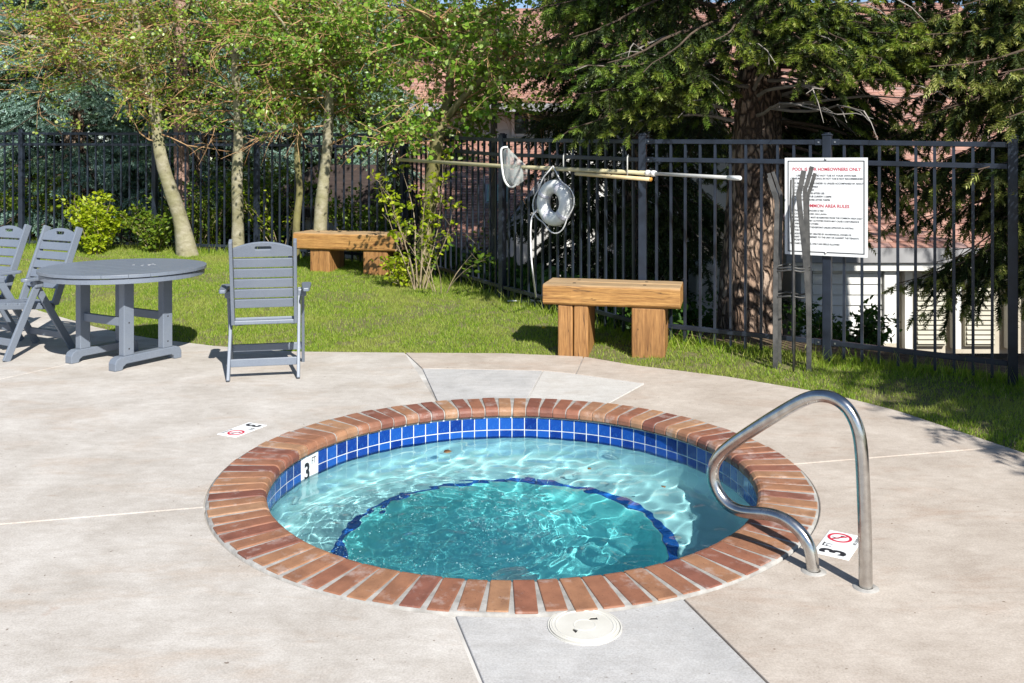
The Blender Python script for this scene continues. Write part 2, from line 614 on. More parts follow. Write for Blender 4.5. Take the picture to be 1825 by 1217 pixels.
M['needle'] = leaf_mat('spruce_needles', [(0, (0.016, 0.034, 0.009)), (0.5, (0.034, 0.062, 0.014)), (1, (0.06, 0.095, 0.022))], 0.15, 0.55, (0.07, 0.085, 0.018), 1.8)  # shade of the crown's interior put into the colour, against bright tips
M['needle_tip'] = leaf_mat('new_spruce_growth', [(0, (0.12, 0.19, 0.022)), (0.6, (0.22, 0.29, 0.036)), (1, (0.36, 0.38, 0.10))], 0.3, 0.5, (0.10, 0.22, 0.03), 1.1)
M['needle_pale'] = leaf_mat('pale_hanging_growth', [(0, (0.20, 0.25, 0.05)), (0.6, (0.33, 0.37, 0.09)), (1, (0.48, 0.46, 0.19))], 0.3, 0.5)
M['needle_blue'] = leaf_mat('blue_spruce_needles', [(0, (0.10, 0.20, 0.14)), (0.5, (0.22, 0.36, 0.30)), (1, (0.38, 0.52, 0.48))], 0.2, 0.55, (0.18, 0.28, 0.07), 1.2)


def bark_mat(name, a, b2, dark, stretch, scale, bs, bd, moss=None):
    m, nt, b = new_mat(name)
    f = noise(nt, scale, 7, 0.65, stretch=stretch, dist=0.5)
    c = ramp(nt, f, [(0.30, dark), (0.42, a), (0.70, b2)])
    if moss is not None:
        c = mix(nt, ramp(nt, noise(nt, 4.0, 5), [(0.42, (0, 0, 0)), (0.66, (0.8, 0.8, 0.8))]), c, moss)
    nt.links.new(c, b.inputs['Base Color'])
    b.inputs['Roughness'].default_value = 0.85
    bump(nt, b, f, bs, bd)
    return m


M['aspen_bark'] = bark_mat('aspen_bark', (0.21, 0.19, 0.12), (0.36, 0.335, 0.25), (0.045, 0.036, 0.026), (1, 1, 1.7), 9, 0.6, 0.012, (0.19, 0.18, 0.085))
M['moss_bark'] = bark_mat('mossy_bark', (0.12, 0.105, 0.045), (0.21, 0.19, 0.085), (0.04, 0.033, 0.018), (1, 1, 0.8), 8, 0.6, 0.012, (0.16, 0.15, 0.04))
M['grey_bark'] = bark_mat('grey_bark', (0.11, 0.10, 0.085), (0.19, 0.18, 0.16), (0.035, 0.03, 0.025), (1, 1, 0.5), 9, 0.6, 0.012)


def scaly_bark(name):
    m, nt, b = new_mat(name)
    tc = N(nt, 'ShaderNodeTexCoord')
    mp = N(nt, 'ShaderNodeMapping')
    mp.inputs['Scale'].default_value = (1, 1, 0.45)
    nt.links.new(tc.outputs['Object'], mp.inputs[0])
    ns = N(nt, 'ShaderNodeTexNoise')
    ns.inputs['Scale'].default_value = 9
    ns.inputs['Detail'].default_value = 5
    nt.links.new(mp.outputs[0], ns.inputs['Vector'])
    wob = mix(nt, 0.12, mp.outputs[0], ns.outputs['Color'], 'ADD')
    vo = N(nt, 'ShaderNodeTexVoronoi', feature='DISTANCE_TO_EDGE')
    vo.inputs['Scale'].default_value = 17
    nt.links.new(wob, vo.inputs['Vector'])
    vc = N(nt, 'ShaderNodeTexVoronoi', feature='F1')
    vc.inputs['Scale'].default_value = 17
    nt.links.new(wob, vc.inputs['Vector'])
    sepc = N(nt, 'ShaderNodeSeparateColor')
    nt.links.new(vc.outputs['Color'], sepc.inputs[0])
    plate = ramp(nt, sepc.outputs[0], [(0.0, (0.20, 0.13, 0.09)), (0.5, (0.31, 0.215, 0.155)), (1.0, (0.42, 0.32, 0.25))])
    plate = mix(nt, 1.0, plate, ramp(nt, noise(nt, 40, 6, 0.7, stretch=(1, 1, 0.4)), [(0.3, (0.6, 0.58, 0.56)), (0.65, (1.1, 1.1, 1.1))]), 'MULTIPLY')
    c = mix(nt, ramp(nt, vo.outputs['Distance'], [(0.0, (1, 1, 1)), (0.10, (0.7, 0.7, 0.7)), (0.20, (0, 0, 0))]), plate, (0.045, 0.028, 0.02))
    nt.links.new(c, b.inputs['Base Color'])
    b.inputs['Roughness'].default_value = 0.9
    hgt = ramp(nt, vo.outputs['Distance'], [(0.0, (0, 0, 0)), (0.25, (0.8, 0.8, 0.8)), (0.6, (1, 1, 1))])
    bump(nt, b, mix(nt, 0.35, hgt, ns.outputs['Fac']), 1.0, 0.045)
    return m


M['spruce_bark'] = scaly_bark('scaly_spruce_bark')
M['twig'] = simple('tan_twigs', (0.26, 0.125, 0.05), (0.44, 0.29, 0.15), 2.2, 0.8)
M['spruce_twig'] = simple('dark_spruce_twigs', (0.045, 0.03, 0.02), (0.10, 0.07, 0.05), 5, 0.9)
M['dead_twig'] = simple('grey_dead_twigs', (0.20, 0.18, 0.16), (0.32, 0.29, 0.26), 6, 0.85)
M['stem'] = simple('bush_stems', (0.20, 0.15, 0.09), (0.33, 0.27, 0.18), 9, 0.8)
M['dead_leaf'] = simple('brown_leaf', (0.12, 0.06, 0.025), (0.25, 0.15, 0.06), 30, 0.7)
M['dandelion'] = simple('yellow_flower', (0.70, 0.48, 0.02), None, rough=0.8)


def net_mat():
    m, nt, b = new_mat('net_mesh')
    b.inputs['Base Color'].default_value = (0.46, 0.50, 0.49, 1)
    b.inputs['Roughness'].default_value = 0.7
    tr = N(nt, 'ShaderNodeBsdfTransparent')
    ms = N(nt, 'ShaderNodeMixShader')
    ms.inputs[0].default_value = 0.55
    nt.links.new(tr.outputs[0], ms.inputs[1])
    nt.links.new(b.outputs[0], ms.inputs[2])
    nt.links.new(ms.outputs[0], nt.nodes['Material Output'].inputs['Surface'])
    return m


M['net'] = net_mat()

# ------------------------------------------------------------------ the plan: deck edge, fence line, ground heights
PC = (0.0, 4.57)                                          # centre of the hot tub
EDGE_PX = [(80, 556), (129, 570), (178, 584), (260, 601), (383, 616), (531, 626), (720, 628), (900, 629), (1040, 635), (1130, 650), (1300, 671), (1480, 701), (1600, 731), (1750, 781), (1825, 806)]
EDGE = [at(*p)[:2] for p in EDGE_PX]
EDGE = [(-10.5, 12.2), (-7.5, 11.6), (-5.9, 10.6)] + EDGE + [(3.2, 4.25), (3.75, 3.0), (4.2, 0.0), (4.3, -3.5)]
EX = np.array([p[0] for p in EDGE])
EYY = np.array([p[1] for p in EDGE])
FENCE = [(-9.2, 13.25), (-6.93, 13.0), (-4.97, 12.8), (-3.44, 12.4), (-1.37, 11.6), (-0.10, 9.6), (1.10, 7.75), (2.41, 7.035), (3.50, 6.43)]
FENCE_LINE = FENCE + [(5.2, 5.5), (8.0, 4.0), (12, 2)]
FX = np.array([p[0] for p in FENCE_LINE])
FY = np.array([p[1] for p in FENCE_LINE])


def edge_y(x):
    return np.interp(x, EX, EYY)


def fence_y(x):
    return np.interp(x, FX, FY)


def zg(x, y):
    """height of the ground"""
    x = np.asarray(x, dtype=float)
    y = np.asarray(y, dtype=float)
    ye, yf = edge_y(x), fence_y(x)
    zf = np.interp(x, [-9, -5, -1.4, -0.1, 1.1, 2.4, 3.5, 8], [0.40, 0.36, 0.22, 0.13, 0.06, 0.02, 0.0, -0.05])
    t = np.clip((y - ye) / np.maximum(yf - ye, 0.4), 0, 1)
    inside = -0.012 + (zf + 0.012) * t ** 0.8
    d = np.clip(y - yf, 0, None)
    drop = np.where(d < 1.3, -0.05 * d, -0.065 - 0.30 * (d - 1.3))
    drop = np.maximum(drop, -1.5)
    return np.where(y > yf, zf + drop, inside)


# ------------------------------------------------------------------ ground sheet
def axis(lo, hi, step, far):
    a = list(np.arange(lo, hi + 1e-6, step))
    s, d = [], 0.5
    e = hi
    while e < far:
        e += d
        d *= 1.5
        s.append(e)
    p, d = [], 0.5
    e = lo
    while e > -far:
        e -= d
        d *= 1.5
        p.append(e)
    return np.array(p[::-1] + a + s)


gx, gy = axis(-10.5, 8.5, 0.14, 900), axis(3.4, 15.0, 0.14, 900)
GX, GY = np.meshgrid(gx, gy, indexing='ij')
GZ = zg(GX, GY)
under = GY < edge_y(GX) - 0.10
GZ = np.where(under & (GX > -14) & (GX < 4.3), -0.13, GZ)
dpool = np.hypot(GX - PC[0], GY - PC[1])
GZ = np.where(dpool < 1.9, -2.2, GZ)
GZ += np.where((GY > fence_y(GX)) & (np.abs(GX) < 14), 0.03 * np.sin(GX * 3.1 + GY * 1.3) * np.sin(GY * 2.3 - GX), 0)
gv = np.stack([GX, GY, GZ], -1).reshape(-1, 3)
ng, mg = GX.shape
gi = np.arange(ng * mg).reshape(ng, mg)
gq = np.stack([gi[:-1, :-1], gi[1:, :-1], gi[1:, 1:], gi[:-1, 1:]], -1).reshape(-1, 4)
gme = np_mesh('ground', gv, gq, M['ground'], True)
lawn_mask = ((GY < fence_y(GX) + 0.35) & (GY > edge_y(GX) - 0.4)).astype(np.float32).reshape(-1)
lawn_mask = np.maximum(lawn_mask, 0.15)
la = gme.attributes.new('lawn', 'FLOAT', 'POINT')
la.data.foreach_set('value', lawn_mask)
tag(link('ground', gme), kind='structure')

# ------------------------------------------------------------------ deck: slabs with open joints over a bed
RO = 1.447                                                # outer edge of the brick coping


def arc(a0, a1, r=RO, n=None):
    n = n or max(3, int(abs(a1 - a0) / RAD(3)))
    return [(PC[0] + r * math.cos(a0 + (a1 - a0) * i / n), PC[1] + r * math.sin(a0 + (a1 - a0) * i / n)) for i in range(n + 1)]


def edge_between(x0, x1):
    """deck edge points strictly between two abscissae, left to right"""
    xs = np.linspace(x0, x1, 40)[1:-1]
    ys = np.interp(xs, EX, EYY)
    # soften the polyline
    return [(float(a), float(b)) for a, b in zip(xs, ys)]


def ang(p):
    return math.atan2(p[1] - PC[1], p[0] - PC[0])


def inset(poly, g):
    out = []
    n = len(poly)
    area = sum(poly[i][0] * poly[(i + 1) % n][1] - poly[(i + 1) % n][0] * poly[i][1] for i in range(n))
    sg = 1 if area > 0 else -1
    for i in range(n):
        p0, p1, p2 = Vector(poly[i - 1]), Vector(poly[i]), Vector(poly[(i + 1) % n])
        d1, d2 = (p1 - p0).normalized(), (p2 - p1).normalized()
        n1, n2 = Vector((-d1.y, d1.x)) * sg, Vector((-d2.y, d2.x)) * sg
        b = n1 + n2
        k = g / max(0.35, 1 + n1.dot(n2)) if b.length > 1e-6 else 0
        out.append(tuple(p1 + b * k))
    return out


deck = MB()
deck_out = [(-10.5, -3.5)] + [(4.3, -3.5)] + [tuple(p) for p in EDGE[::-1]][1:]
bed_in = [(PC[0] + 1.43 * math.cos(2 * PI * i / 90), PC[1] + 1.43 * math.sin(2 * PI * i / 90)) for i in range(90)]
deck.holed(inset(deck_out, 0.02), [bed_in], -0.10, -0.010)
deck_o = tag(deck.build('deck', M['filler']), kind='structure')

J_FL = (at(808, 1099)[:2], (1.57, -3.5))
J_FR = (at(1221, 1069)[:2], (2.55, -3.5))
J_R = (at(1385, 828)[:2], at(1800, 799)[:2])
J_B = (at(775, 712)[:2], at(722, 628)[:2])
J_L = (at(370, 903)[:2], (-10.5, 1.9))
A_FL, A_FR, A_R, A_B, A_L = ang(J_FL[0]), ang(J_FR[0]), ang(J_R[0]), ang(J_B[0]), ang(J_L[0]) + 2 * PI
PT1, PT2, PT3 = at(752, 656)[:2], at(968, 660)[:2], at(1150, 683)[:2]
A_P2, A_P3 = ang(at(940, 712)[:2]), ang(at(1080, 722)[:2])
CRK_O, CRK_I = at(1040, 635)[:2], at(1026, 666)[:2]
SPL_O = at(312, 607)[:2]                                  # joint behind the table
x_at_e = lambda p: (p[0], float(edge_y(p[0])))
left_meet = (-5.75, 3.0 + (-10.5 + 5.75) * 0 + 0.02)
# where the joint behind the table meets the left joint
t_ = (-5.4 - J_L[0][0]) / (J_L[1][0] - J_L[0][0])
MEET = (-5.4, J_L[0][1] + t_ * (J_L[1][1] - J_L[0][1]))
slabs = [
    ('concrete', [J_FL[0]] + [J_FL[1]] + [(-10.5, -3.5), J_L[1], MEET] + [J_L[0]] + arc(A_L, A_FL + 2 * PI)[1:-1]),
    ('concrete_new', arc(A_FL, A_FR) + [J_FR[1], J_FL[1]]),
    ('concrete_tan', arc(A_FR, A_R) + [x_at_e(J_R[1])] + edge_between(J_R[1][0], 4.29) + [(4.29, -3.5), J_FR[1]]),
    ('concrete_tan', arc(A_R, A_P3) + [PT3, CRK_I, x_at_e(CRK_O)] + edge_between(CRK_O[0], J_R[1][0]) + [x_at_e(J_R[1])]),
    ('concrete_tan', [PT1, x_at_e(J_B[1])] + edge_between(J_B[1][0], CRK_O[0]) + [x_at_e(CRK_O), CRK_I, PT2]),
    ('concrete_patch', arc(A_P3, A_P2) + [PT2, CRK_I, PT3]),
    ('concrete_new', arc(A_P2, A_B) + [PT1, PT2]),
    ('concrete', arc(A_B, A_L) + [MEET, x_at_e(SPL_O)] + edge_between(SPL_O[0], J_B[1][0]) + [x_at_e(J_B[1])]),
    ('concrete', [MEET, J_L[1], (-10.5, 12.15)] + edge_between(-10.45, SPL_O[0]) + [x_at_e(SPL_O)]),
]
for mname, poly in slabs:
    poly = inset(poly, 0.0045)
    b = MB()
    b.holed(poly, [], -0.085, 0.0)
    b.build('slab', M[mname], deck_o, bevel=0.004)

# ------------------------------------------------------------------ hot tub
tub = thing('hot_tub', 'round sunken hot tub edged with red bricks and lined with blue tiles', 'hot tub', (PC[0], PC[1], 0))
prof = [(1.436, -0.05), (1.436, 0.0105), (1.207, 0.0125), (1.193, 0.009), (1.182, 0.0), (1.176, -0.014), (1.176, -0.036), (1.185, -0.048), (1.22, -0.052)]


def brick_mesh(w, dr):
    b = MB()
    n = len(prof)
    v = []
    for sx, k in ((-1, 0), (1, 0)):
        for r, z in prof:
            v.append((r - 1.31 + (dr if r > 1.4 else 0), sx * w / 2, z))
    f = [tuple(range(n - 1, -1, -1)), tuple(range(n, 2 * n))]
    f += [(i, (i + 1) % n, n + (i + 1) % n, n + i) for i in range(n)]
    b.add(v, f)
    return b.mesh('brick', M['brick'])


brick_var = [brick_mesh(0.0788, 0.0), brick_mesh(0.0770, -0.006), brick_mesh(0.0800, 0.004)]
NB = 88
for i in range(NB):
    a = 2 * PI * (i + 0.5) / NB + random.uniform(-0.0016, 0.0016)
    link('brick', random.choice(brick_var), tub, 0.0045, (1.31 * math.cos(a), 1.31 * math.sin(a), random.uniform(-0.0022, 0.0018)), (random.uniform(-0.008, 0.008), random.uniform(-0.004, 0.004), a + random.uniform(-0.008, 0.008)))
b = MB()
b.lathe([(1.445, -0.09), (1.445, 0.0035), (1.43, 0.006), (1.21, 0.0075), (1.194, 0.003), (1.183, -0.012), (1.183, -0.036), (1.20, -0.05), (1.21, -0.06)], 180)
b.build('mortar_joint', M['mortar'], tub, smooth=True)
b = MB()
b.lathe([(1.1992, -0.045), (1.1992, -0.215)], 192)
b.build('grout', M['grout'], tub, smooth=True)
NT = 96
P_T = 2 * PI / NT
th_mark = RAD(158)
k_mark = int(round(th_mark / P_T))
tb = MB()
tw = 1.2 * P_T - 0.0048
tb.box((0, 0, 0), (0.008, tw, 0.0720))
tile_me = tb.mesh('tile', M['tile'])
for i in range(NT):
    if i in (k_mark - 1, k_mark):
        continue
    a = (i + 0.5) * P_T
    for z in (-0.0925, -0.1690):
        link('tile', tile_me, tub, 0.0012, (1.2015 * math.cos(a), 1.2015 * math.sin(a), z), (random.uniform(-.004, .004), random.uniform(-.006, .006), a))
BC = (-0.03, -0.01)                                       # the well sits slightly off centre
BR = 0.785
b = MB()
nb_ = 160
pr_o = [(1.206, -0.20), (1.200, -0.22), (1.192, -0.52), (1.175, -0.56), (1.12, -0.575)]
b.lathe(pr_o, nb_)
k0 = b.n - nb_
b.add([(BC[0] + BR * math.cos(2 * PI * i / nb_), BC[1] + BR * math.sin(2 * PI * i / nb_), -0.588) for i in range(nb_)], [])
b.f += [(k0 + i, k0 + (i + 1) % nb_, k0 + nb_ + (i + 1) % nb_, k0 + nb_ + i) for i in range(nb_)]
shell = b.build('bench_plaster', M['plaster'], tub, smooth=True)
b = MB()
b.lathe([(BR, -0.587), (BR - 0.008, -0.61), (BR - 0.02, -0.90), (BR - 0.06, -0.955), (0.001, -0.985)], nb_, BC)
well = b.build('depth_tinted_well', M['depth_tinted_well'], tub, smooth=True)
NTR = 64
TRR = BR + 0.029
tb = MB()
tb.box((0, 0, 0), (0.052, 2 * PI * TRR / NTR - 0.004, 0.008))
M['trim_tile'] = simple('blue_step_tile', (0.012, 0.075, 0.34), (0.03, 0.14, 0.46), 30, 0.2)
trim_me = tb.mesh('trim_tile', M['trim_tile'])
for q in (shell, well):
    q.cycles.is_caustics_receiver = True
for i in range(NTR):
    a = 2 * PI * (i + 0.5) / NTR
    o = link('trim_tile', trim_me, tub, 0, (BC[0] + TRR * math.cos(a), BC[1] + TRR * math.sin(a), -0.583), (0, 0, a))
    o.cycles.is_caustics_receiver = True
for adeg in (60, 110, 165, 215, 290, 340):
    a = RAD(adeg)
    b = MB()
    b.lathe([(0.001, 0.006), (0.018, 0.006), (0.022, 0.012), (0.034, 0.010), (0.038, 0.0)], 20)
    o = b.build('jet', M['jet'], tub, smooth=True)
    o.location = (1.188 * math.cos(a), 1.188 * math.sin(a), -0.40)
    o.rotation_euler = (0, -PI / 2, a)
    o.cycles.is_caustics_receiver = True
b = MB()
b.lathe([(0.001, 0.02), (0.08, 0.018), (0.105, 0.0)], 32)
o = b.build('drain', M['jet'], tub, smooth=True)
o.location = (0, 0, -0.985)
o.cycles.is_caustics_receiver = True


def text_mesh(body, size, m, bold=0.0, align='CENTER', sx=1.0):
    cu = bpy.data.curves.new('lettering', 'FONT')
    cu.body = body
    cu.size = size
    cu.align_x = align
    cu.align_y = 'CENTER'
    cu.offset = bold * size
    cu.resolution_u = 3
    ob = bpy.data.objects.new('lettering', cu)
    COL.objects.link(ob)
    dg = bpy.context.evaluated_depsgraph_get()
    me = bpy.data.meshes.new_from_object(ob.evaluated_get(dg))
    bpy.data.objects.remove(ob)
    bpy.data.curves.remove(cu)
    if sx != 1.0:
        for v in me.vertices:
            v.co.x *= sx
    me.materials.clear()
    me.materials.append(m)
    return me


# depth tile set into the tile band
a = k_mark * P_T
b = MB()
b.box((0, 0, 0), (0.010, 2 * 1.2 * P_T - 0.004, 0.149))
dt = b.build('depth_tile', M['sign_white'], tub, bevel=0.0015)
dt.location = (1.2005 * math.cos(a), 1.2005 * math.sin(a), -0.1300)
dt.rotation_euler = (0, 0, a)
dt['label'] = 'white tile with a black 3 FT'
# letters face the centre: local -x of the tile is towards the water
LM = Matrix(((0, 0, -1, -0.0056), (-1, 0, 0, 0), (0, 1, 0, 0), (0, 0, 0, 1)))
for body, size, off, bd, sx in (('3', 0.128, (-0.026, -0.012), 0.035, 0.86), ('FT', 0.052, (0.036, 0.036), 0.012, 0.75)):
    me = text_mesh(body, size, M['sign_black'], bd, sx=sx)
    me.transform(Matrix.Translation((off[0], off[1], 0)))
    me.transform(LM)
    link('lettering', me, dt)

# water
nr, ns = 230, 560
rr = np.concatenate([[0.0008], np.linspace(0.012, 1.206, nr - 1)])
aa = np.linspace(0, 2 * PI, ns, endpoint=False)
RR, AA = np.meshgrid(rr, aa, indexing='ij')
WX, WY = RR * np.cos(AA), RR * np.sin(AA)
wr = np.random.default_rng(5)
Z = np.zeros_like(WX)
for i in range(26):                                       # gentle swell everywhere
    lam = 0.075 * 10 ** (wr.random() * 0.62)
    k = 2 * PI / lam
    t = wr.random() * 2 * PI
    Z += 0.0135 / k * np.sin(k * (WX * np.cos(t) + WY * np.sin(t)) + wr.random() * 6.28)
rough_amp = 1 / (1 + np.exp((np.hypot((WX + 0.42) / 1.0, (WY + 0.25) / 0.95) - 0.52) / 0.10))
for i in range(34):                                       # boiling water over the jets
    lam = 0.05 * 10 ** (wr.random() * 0.5)
    k = 2 * PI / lam
    t = wr.random() * 2 * PI
    Z += rough_amp * 0.0140 / k * np.sin(k * (WX * np.cos(t) + WY * np.sin(t)) + wr.random() * 6.28)
dd = np.hypot(WX + 0.30, WY + 0.28)                        # rings running out to the right of the jets
th = np.arctan2(WY + 0.28, WX + 0.30)
env = np.exp(-((dd - 0.52) / 0.17) ** 2) * np.exp(-((th + 0.25) / 0.75) ** 2)
Z += env * (0.16 / (2 * PI / 0.075)) * np.sin(2 * PI * dd / 0.075 + 1.1 * np.sin(th * 9 + dd * 8) + 0.8 * np.sin(th * 17))
env2 = np.exp(-((dd - 0.62) / 0.25) ** 2)
Z += env2 * (0.030 / (2 * PI / 0.05)) * np.sin(2 * PI * dd / 0.05 + 0.9 * np.sin(th * 13))
Z *= 1.0
wv = np.stack([WX, WY, Z], -1).reshape(-1, 3)
wi = np.arange(nr * ns).reshape(nr, ns)
wf = np.stack([wi[:-1], wi[1:], np.roll(wi, -1, 1)[1:], np.roll(wi, -1, 1)[:-1]], -1).reshape(-1, 4)
base = len(wv)
ring = np.stack([1.206 * np.cos(aa), 1.206 * np.sin(aa), np.full(ns, -1.02)], -1)
wv = np.concatenate([wv, ring, [[0, 0, -1.02]]])
last = wi[-1]
bi = np.arange(base, base + ns)
sidef = np.stack([last, bi, np.roll(bi, -1), np.roll(last, -1)], -1)
cen = base + ns
botf = np.stack([bi, np.full(ns, cen), np.full(ns, cen), np.roll(bi, -1)], -1)
wme = bpy.data.meshes.new('water')
wme.from_pydata(wv.tolist(), [], np.concatenate([wf, sidef]).tolist() + [(int(q[0]), int(q[1]), int(q[3])) for q in botf])
wme.materials.append(M['water'])
wme.polygons.foreach_set('use_smooth', [True] * len(wf) + [False] * (2 * ns))
water = tag(link('water', wme, None, 0, (PC[0], PC[1], -0.170)), kind='structure')
water.cycles.is_caustics_caster = True

# froth over the jets
fr_ = np.random.default_rng(17)
n_f = 2400
fa, fd = fr_.random(n_f) * 2 * PI, np.sqrt(fr_.random(n_f)) * 0.62
fx, fy = -0.40 + fd * np.cos(fa) * 1.05, -0.22 + fd * np.sin(fa)
fx, fy = fx + 0.05 * np.sin(fy * 23 + 1), fy + 0.05 * np.sin(fx * 19)
keep = (np.hypot(fx, fy) < 1.15) & (np.sin(fx * 14 + 2 * np.sin(fy * 9)) * np.sin(fy * 17 + 2 * np.sin(fx * 7)) > fr_.random(n_f) * 1.3 - 0.55)
fx, fy = fx[keep], fy[keep]
ri = np.hypot(fx, fy)
from_r = np.clip(np.searchsorted(rr, ri), 0, nr - 1)
from_a = np.round((np.arctan2(fy, fx) % (2 * PI)) / (2 * PI) * ns).astype(int) % ns
fz = Z[from_r, from_a]
DOME_V = np.array([[0, 0, 0.8]] + [[math.cos(k * PI / 3), math.sin(k * PI / 3), 0.1] for k in range(6)])
DOME_F = np.array([[0, 1 + k, 1 + (k + 1) % 6] for k in range(6)])
fs_ = 0.0012 + 0.0028 * fr_.random(len(fx)) ** 3
fv = DOME_V[None] * fs_[:, None, None] + np.stack([fx, fy, fz], -1)[:, None, :]
ff = DOME_F[None] + (np.arange(len(fx)) * 7)[:, None, None]
M['foam'] = simple('white_froth', (0.30, 0.50, 0.52), None, rough=0.3)
tag(link('foam', np_mesh('foam', fv.reshape(-1, 3), ff.reshape(-1, 3), M['foam'], True), None, 0, (PC[0], PC[1], -0.170)), label='white bubbles over the jets on the tub water', kind='stuff')

# grab rail in the vertical plane through both feet
rail_px = [(1543, 1050), (1542.5, 1000), (1541, 930), (1538, 850), (1534, 790), (1526, 755), (1511, 728), (1490, 711), (1466, 705), (1440, 709), (1410, 724), (1370, 748), (1328, 775), (1296, 798), (1278, 817), (1270, 838), (1272, 860), (1283, 884), (1303, 904), (1330, 913), (1365, 915), (1395, 923), (1420, 941), (1438, 964), (1447, 990), (1450, 1021)]
f1, f2 = Vector(at(1543, 1047)), Vector(at(1449, 1018))
dr = (Vector((PC[0], PC[1], 0)) - f1).normalized()
dr = (f2 - f1).normalized() * 0.6 + dr * 0.4
dr.normalize()
path = []
for px, py in rail_px:
    k = (px - CX) / FPX
    t = (f1.x - k * f1.y) / (k * dr.y - dr.x)
    p = f1 + dr * t
    p.z = EYE - (py - HY) * p.y / FPX
    path.append(p)
path[0].z, path[-1].z = -0.03, -0.03


def catmull(pts, k=5):
    out = []
    n = len(pts)
    for i in range(n - 1):
        p0, p1, p2, p3 = pts[max(i - 1, 0)], pts[i], pts[i + 1], pts[min(i + 2, n - 1)]
        for j in range(k):
            t = j / k
            out.append(0.5 * ((2 * p1) + (p2 - p0) * t + (2 * p0 - 5 * p1 + 4 * p2 - p3) * t * t + (3 * p1 - p0 - 3 * p2 + p3) * t ** 3))
    out.append(pts[-1])
    return out


def relax(pts, it):
    pts = [p.copy() for p in pts]
    for _ in range(it):
        q = [p.copy() for p in pts]
        for i in range(1, len(pts) - 1):
            q[i] = (pts[i - 1] + 2 * pts[i] + pts[i + 1]) / 4
        pts = q
    return pts


gr = thing('grab_rail', 'bent stainless steel grab rail at the edge of the hot tub', 'handrail', (f1.x, f1.y, 0))
inv = Matrix.Translation((-f1.x, -f1.y, 0))
b = MB()
b.tube(relax(catmull(path, 6), 8), 0.0240, 24, M=inv)
b.build('rail', M['steel'], gr, smooth=True)
for p in (path[0], path[-1]):
    b = MB()
    pr = [(0.026, 0.004), (0.040, 0.003), (0.047, 0.0), (0.05, -0.004)]
    b.lathe(pr, 24, (p.x - f1.x, p.y - f1.y))
    b.build('anchor_grout', M['mortar'], gr, smooth=True)


# depth markers set in the deck
def deck_marker(cx, cy, e2ang, label, fade):
    t = thing('depth_marker', label, 'depth marker', (cx, cy, 0.0), e2ang - PI / 2, 'depth markers in the deck')
    for k, xo in enumerate((-0.066, 0.066)):
        b = MB()
        b.box((xo, 0, -0.002), (0.1305, 0.137, 0.010))
        tl = b.build('tile', M['sign_white'], t, bevel=0.0015)
        if k == 0:
            for body, size, off, bd, sx in (('3', 0.135, (-0.088, -0.004), 0.035, 0.80), ('FT', 0.050, (-0.026, 0.036), 0.012, 0.75)):
                me = text_mesh(body, size, M['sign_black'], bd, sx=sx)
                me.transform(Matrix.Translation((off[0], off[1], 0.0036)))
                link('lettering', me, tl)
        else:
            b = MB()
            n = 40
            ring_o = [(xo + 0.048 * math.cos(2 * PI * i / n), 0.012 + 0.048 * math.sin(2 * PI * i / n)) for i in range(n)]
            ring_i = [(xo + 0.037 * math.cos(2 * PI * i / n), 0.012 + 0.037 * math.sin(2 * PI * i / n)) for i in range(n)]
            b.holed(ring_o, [ring_i], 0.0032, 0.0042)
            b.bar((xo - 0.030, 0.012 + 0.028, 0.0037), (xo + 0.030, 0.012 - 0.028, 0.0037), 0.0075, 0.0012)
            b.build('ban_ring', M['sign_red'], tl)
            b = MB()                                      # small diving figure
            for p, q, w in (((-0.012, 0.008), (0.010, -0.004), 0.009), ((0.010, -0.004), (0.024, -0.002), 0.004), ((-0.012, 0.008), (-0.026, 0.022), 0.005), ((-0.010, 0.006), (-0.006, 0.028), 0.005), ((0.008, -0.002), (0.016, -0.022), 0.004)):
                b.bar((xo + p[0], 0.012 + p[1], 0.0036), (xo + q[0], 0.012 + q[1], 0.0036), w, 0.0008)
            b.prism([(xo + 0.020 + 0.006 * math.cos(i * PI / 5), 0.002 + 0.006 * math.sin(i * PI / 5)) for i in range(10)], 0.0032, 0.0040)
            b.build('diver', M['sign_black'], tl)
            me = text_mesh('NO DIVING', 0.019, M['sign_black'], 0.02, sx=0.9)
            me.transform(Matrix.Translation((xo, -0.055, 0.0036)))
            link('lettering', me, tl)
    return t


mr = at(1495, 971)
ml = at(432, 766)
deck_marker(mr[0], mr[1], ang(mr) + PI, 'white 3 FT no diving tiles in the deck beside the steel grab rail', 0)
deck_marker(ml[0], ml[1], ang(ml) + PI, 'white 3 FT no diving tiles in the deck opposite the grab rail, near the table', 0)

# round lid in the front slab
lp = at(1042, 1116)
lid = thing('deck_cover', 'round off-white plastic lid set in the concrete before the bricks', 'lid', (lp[0], lp[1], 0), RAD(20))
b = MB()
b.lathe([(0.119, -0.01), (0.119, 0.0035), (0.1235, 0.0035), (0.1235, -0.01)], 64)
b.build('rim', M['lid'], lid, smooth=False)
n = 56


def lens(cx, cy, w, h, rz):
    p = [(-w, -h), (w, -h * 0.4), (w * 0.6, h), (-w * 0.5, h * 0.6)]
    return [(cx + a * math.cos(rz) - c * math.sin(rz), cy + a * math.sin(rz) + c * math.cos(rz)) for a, c in p]


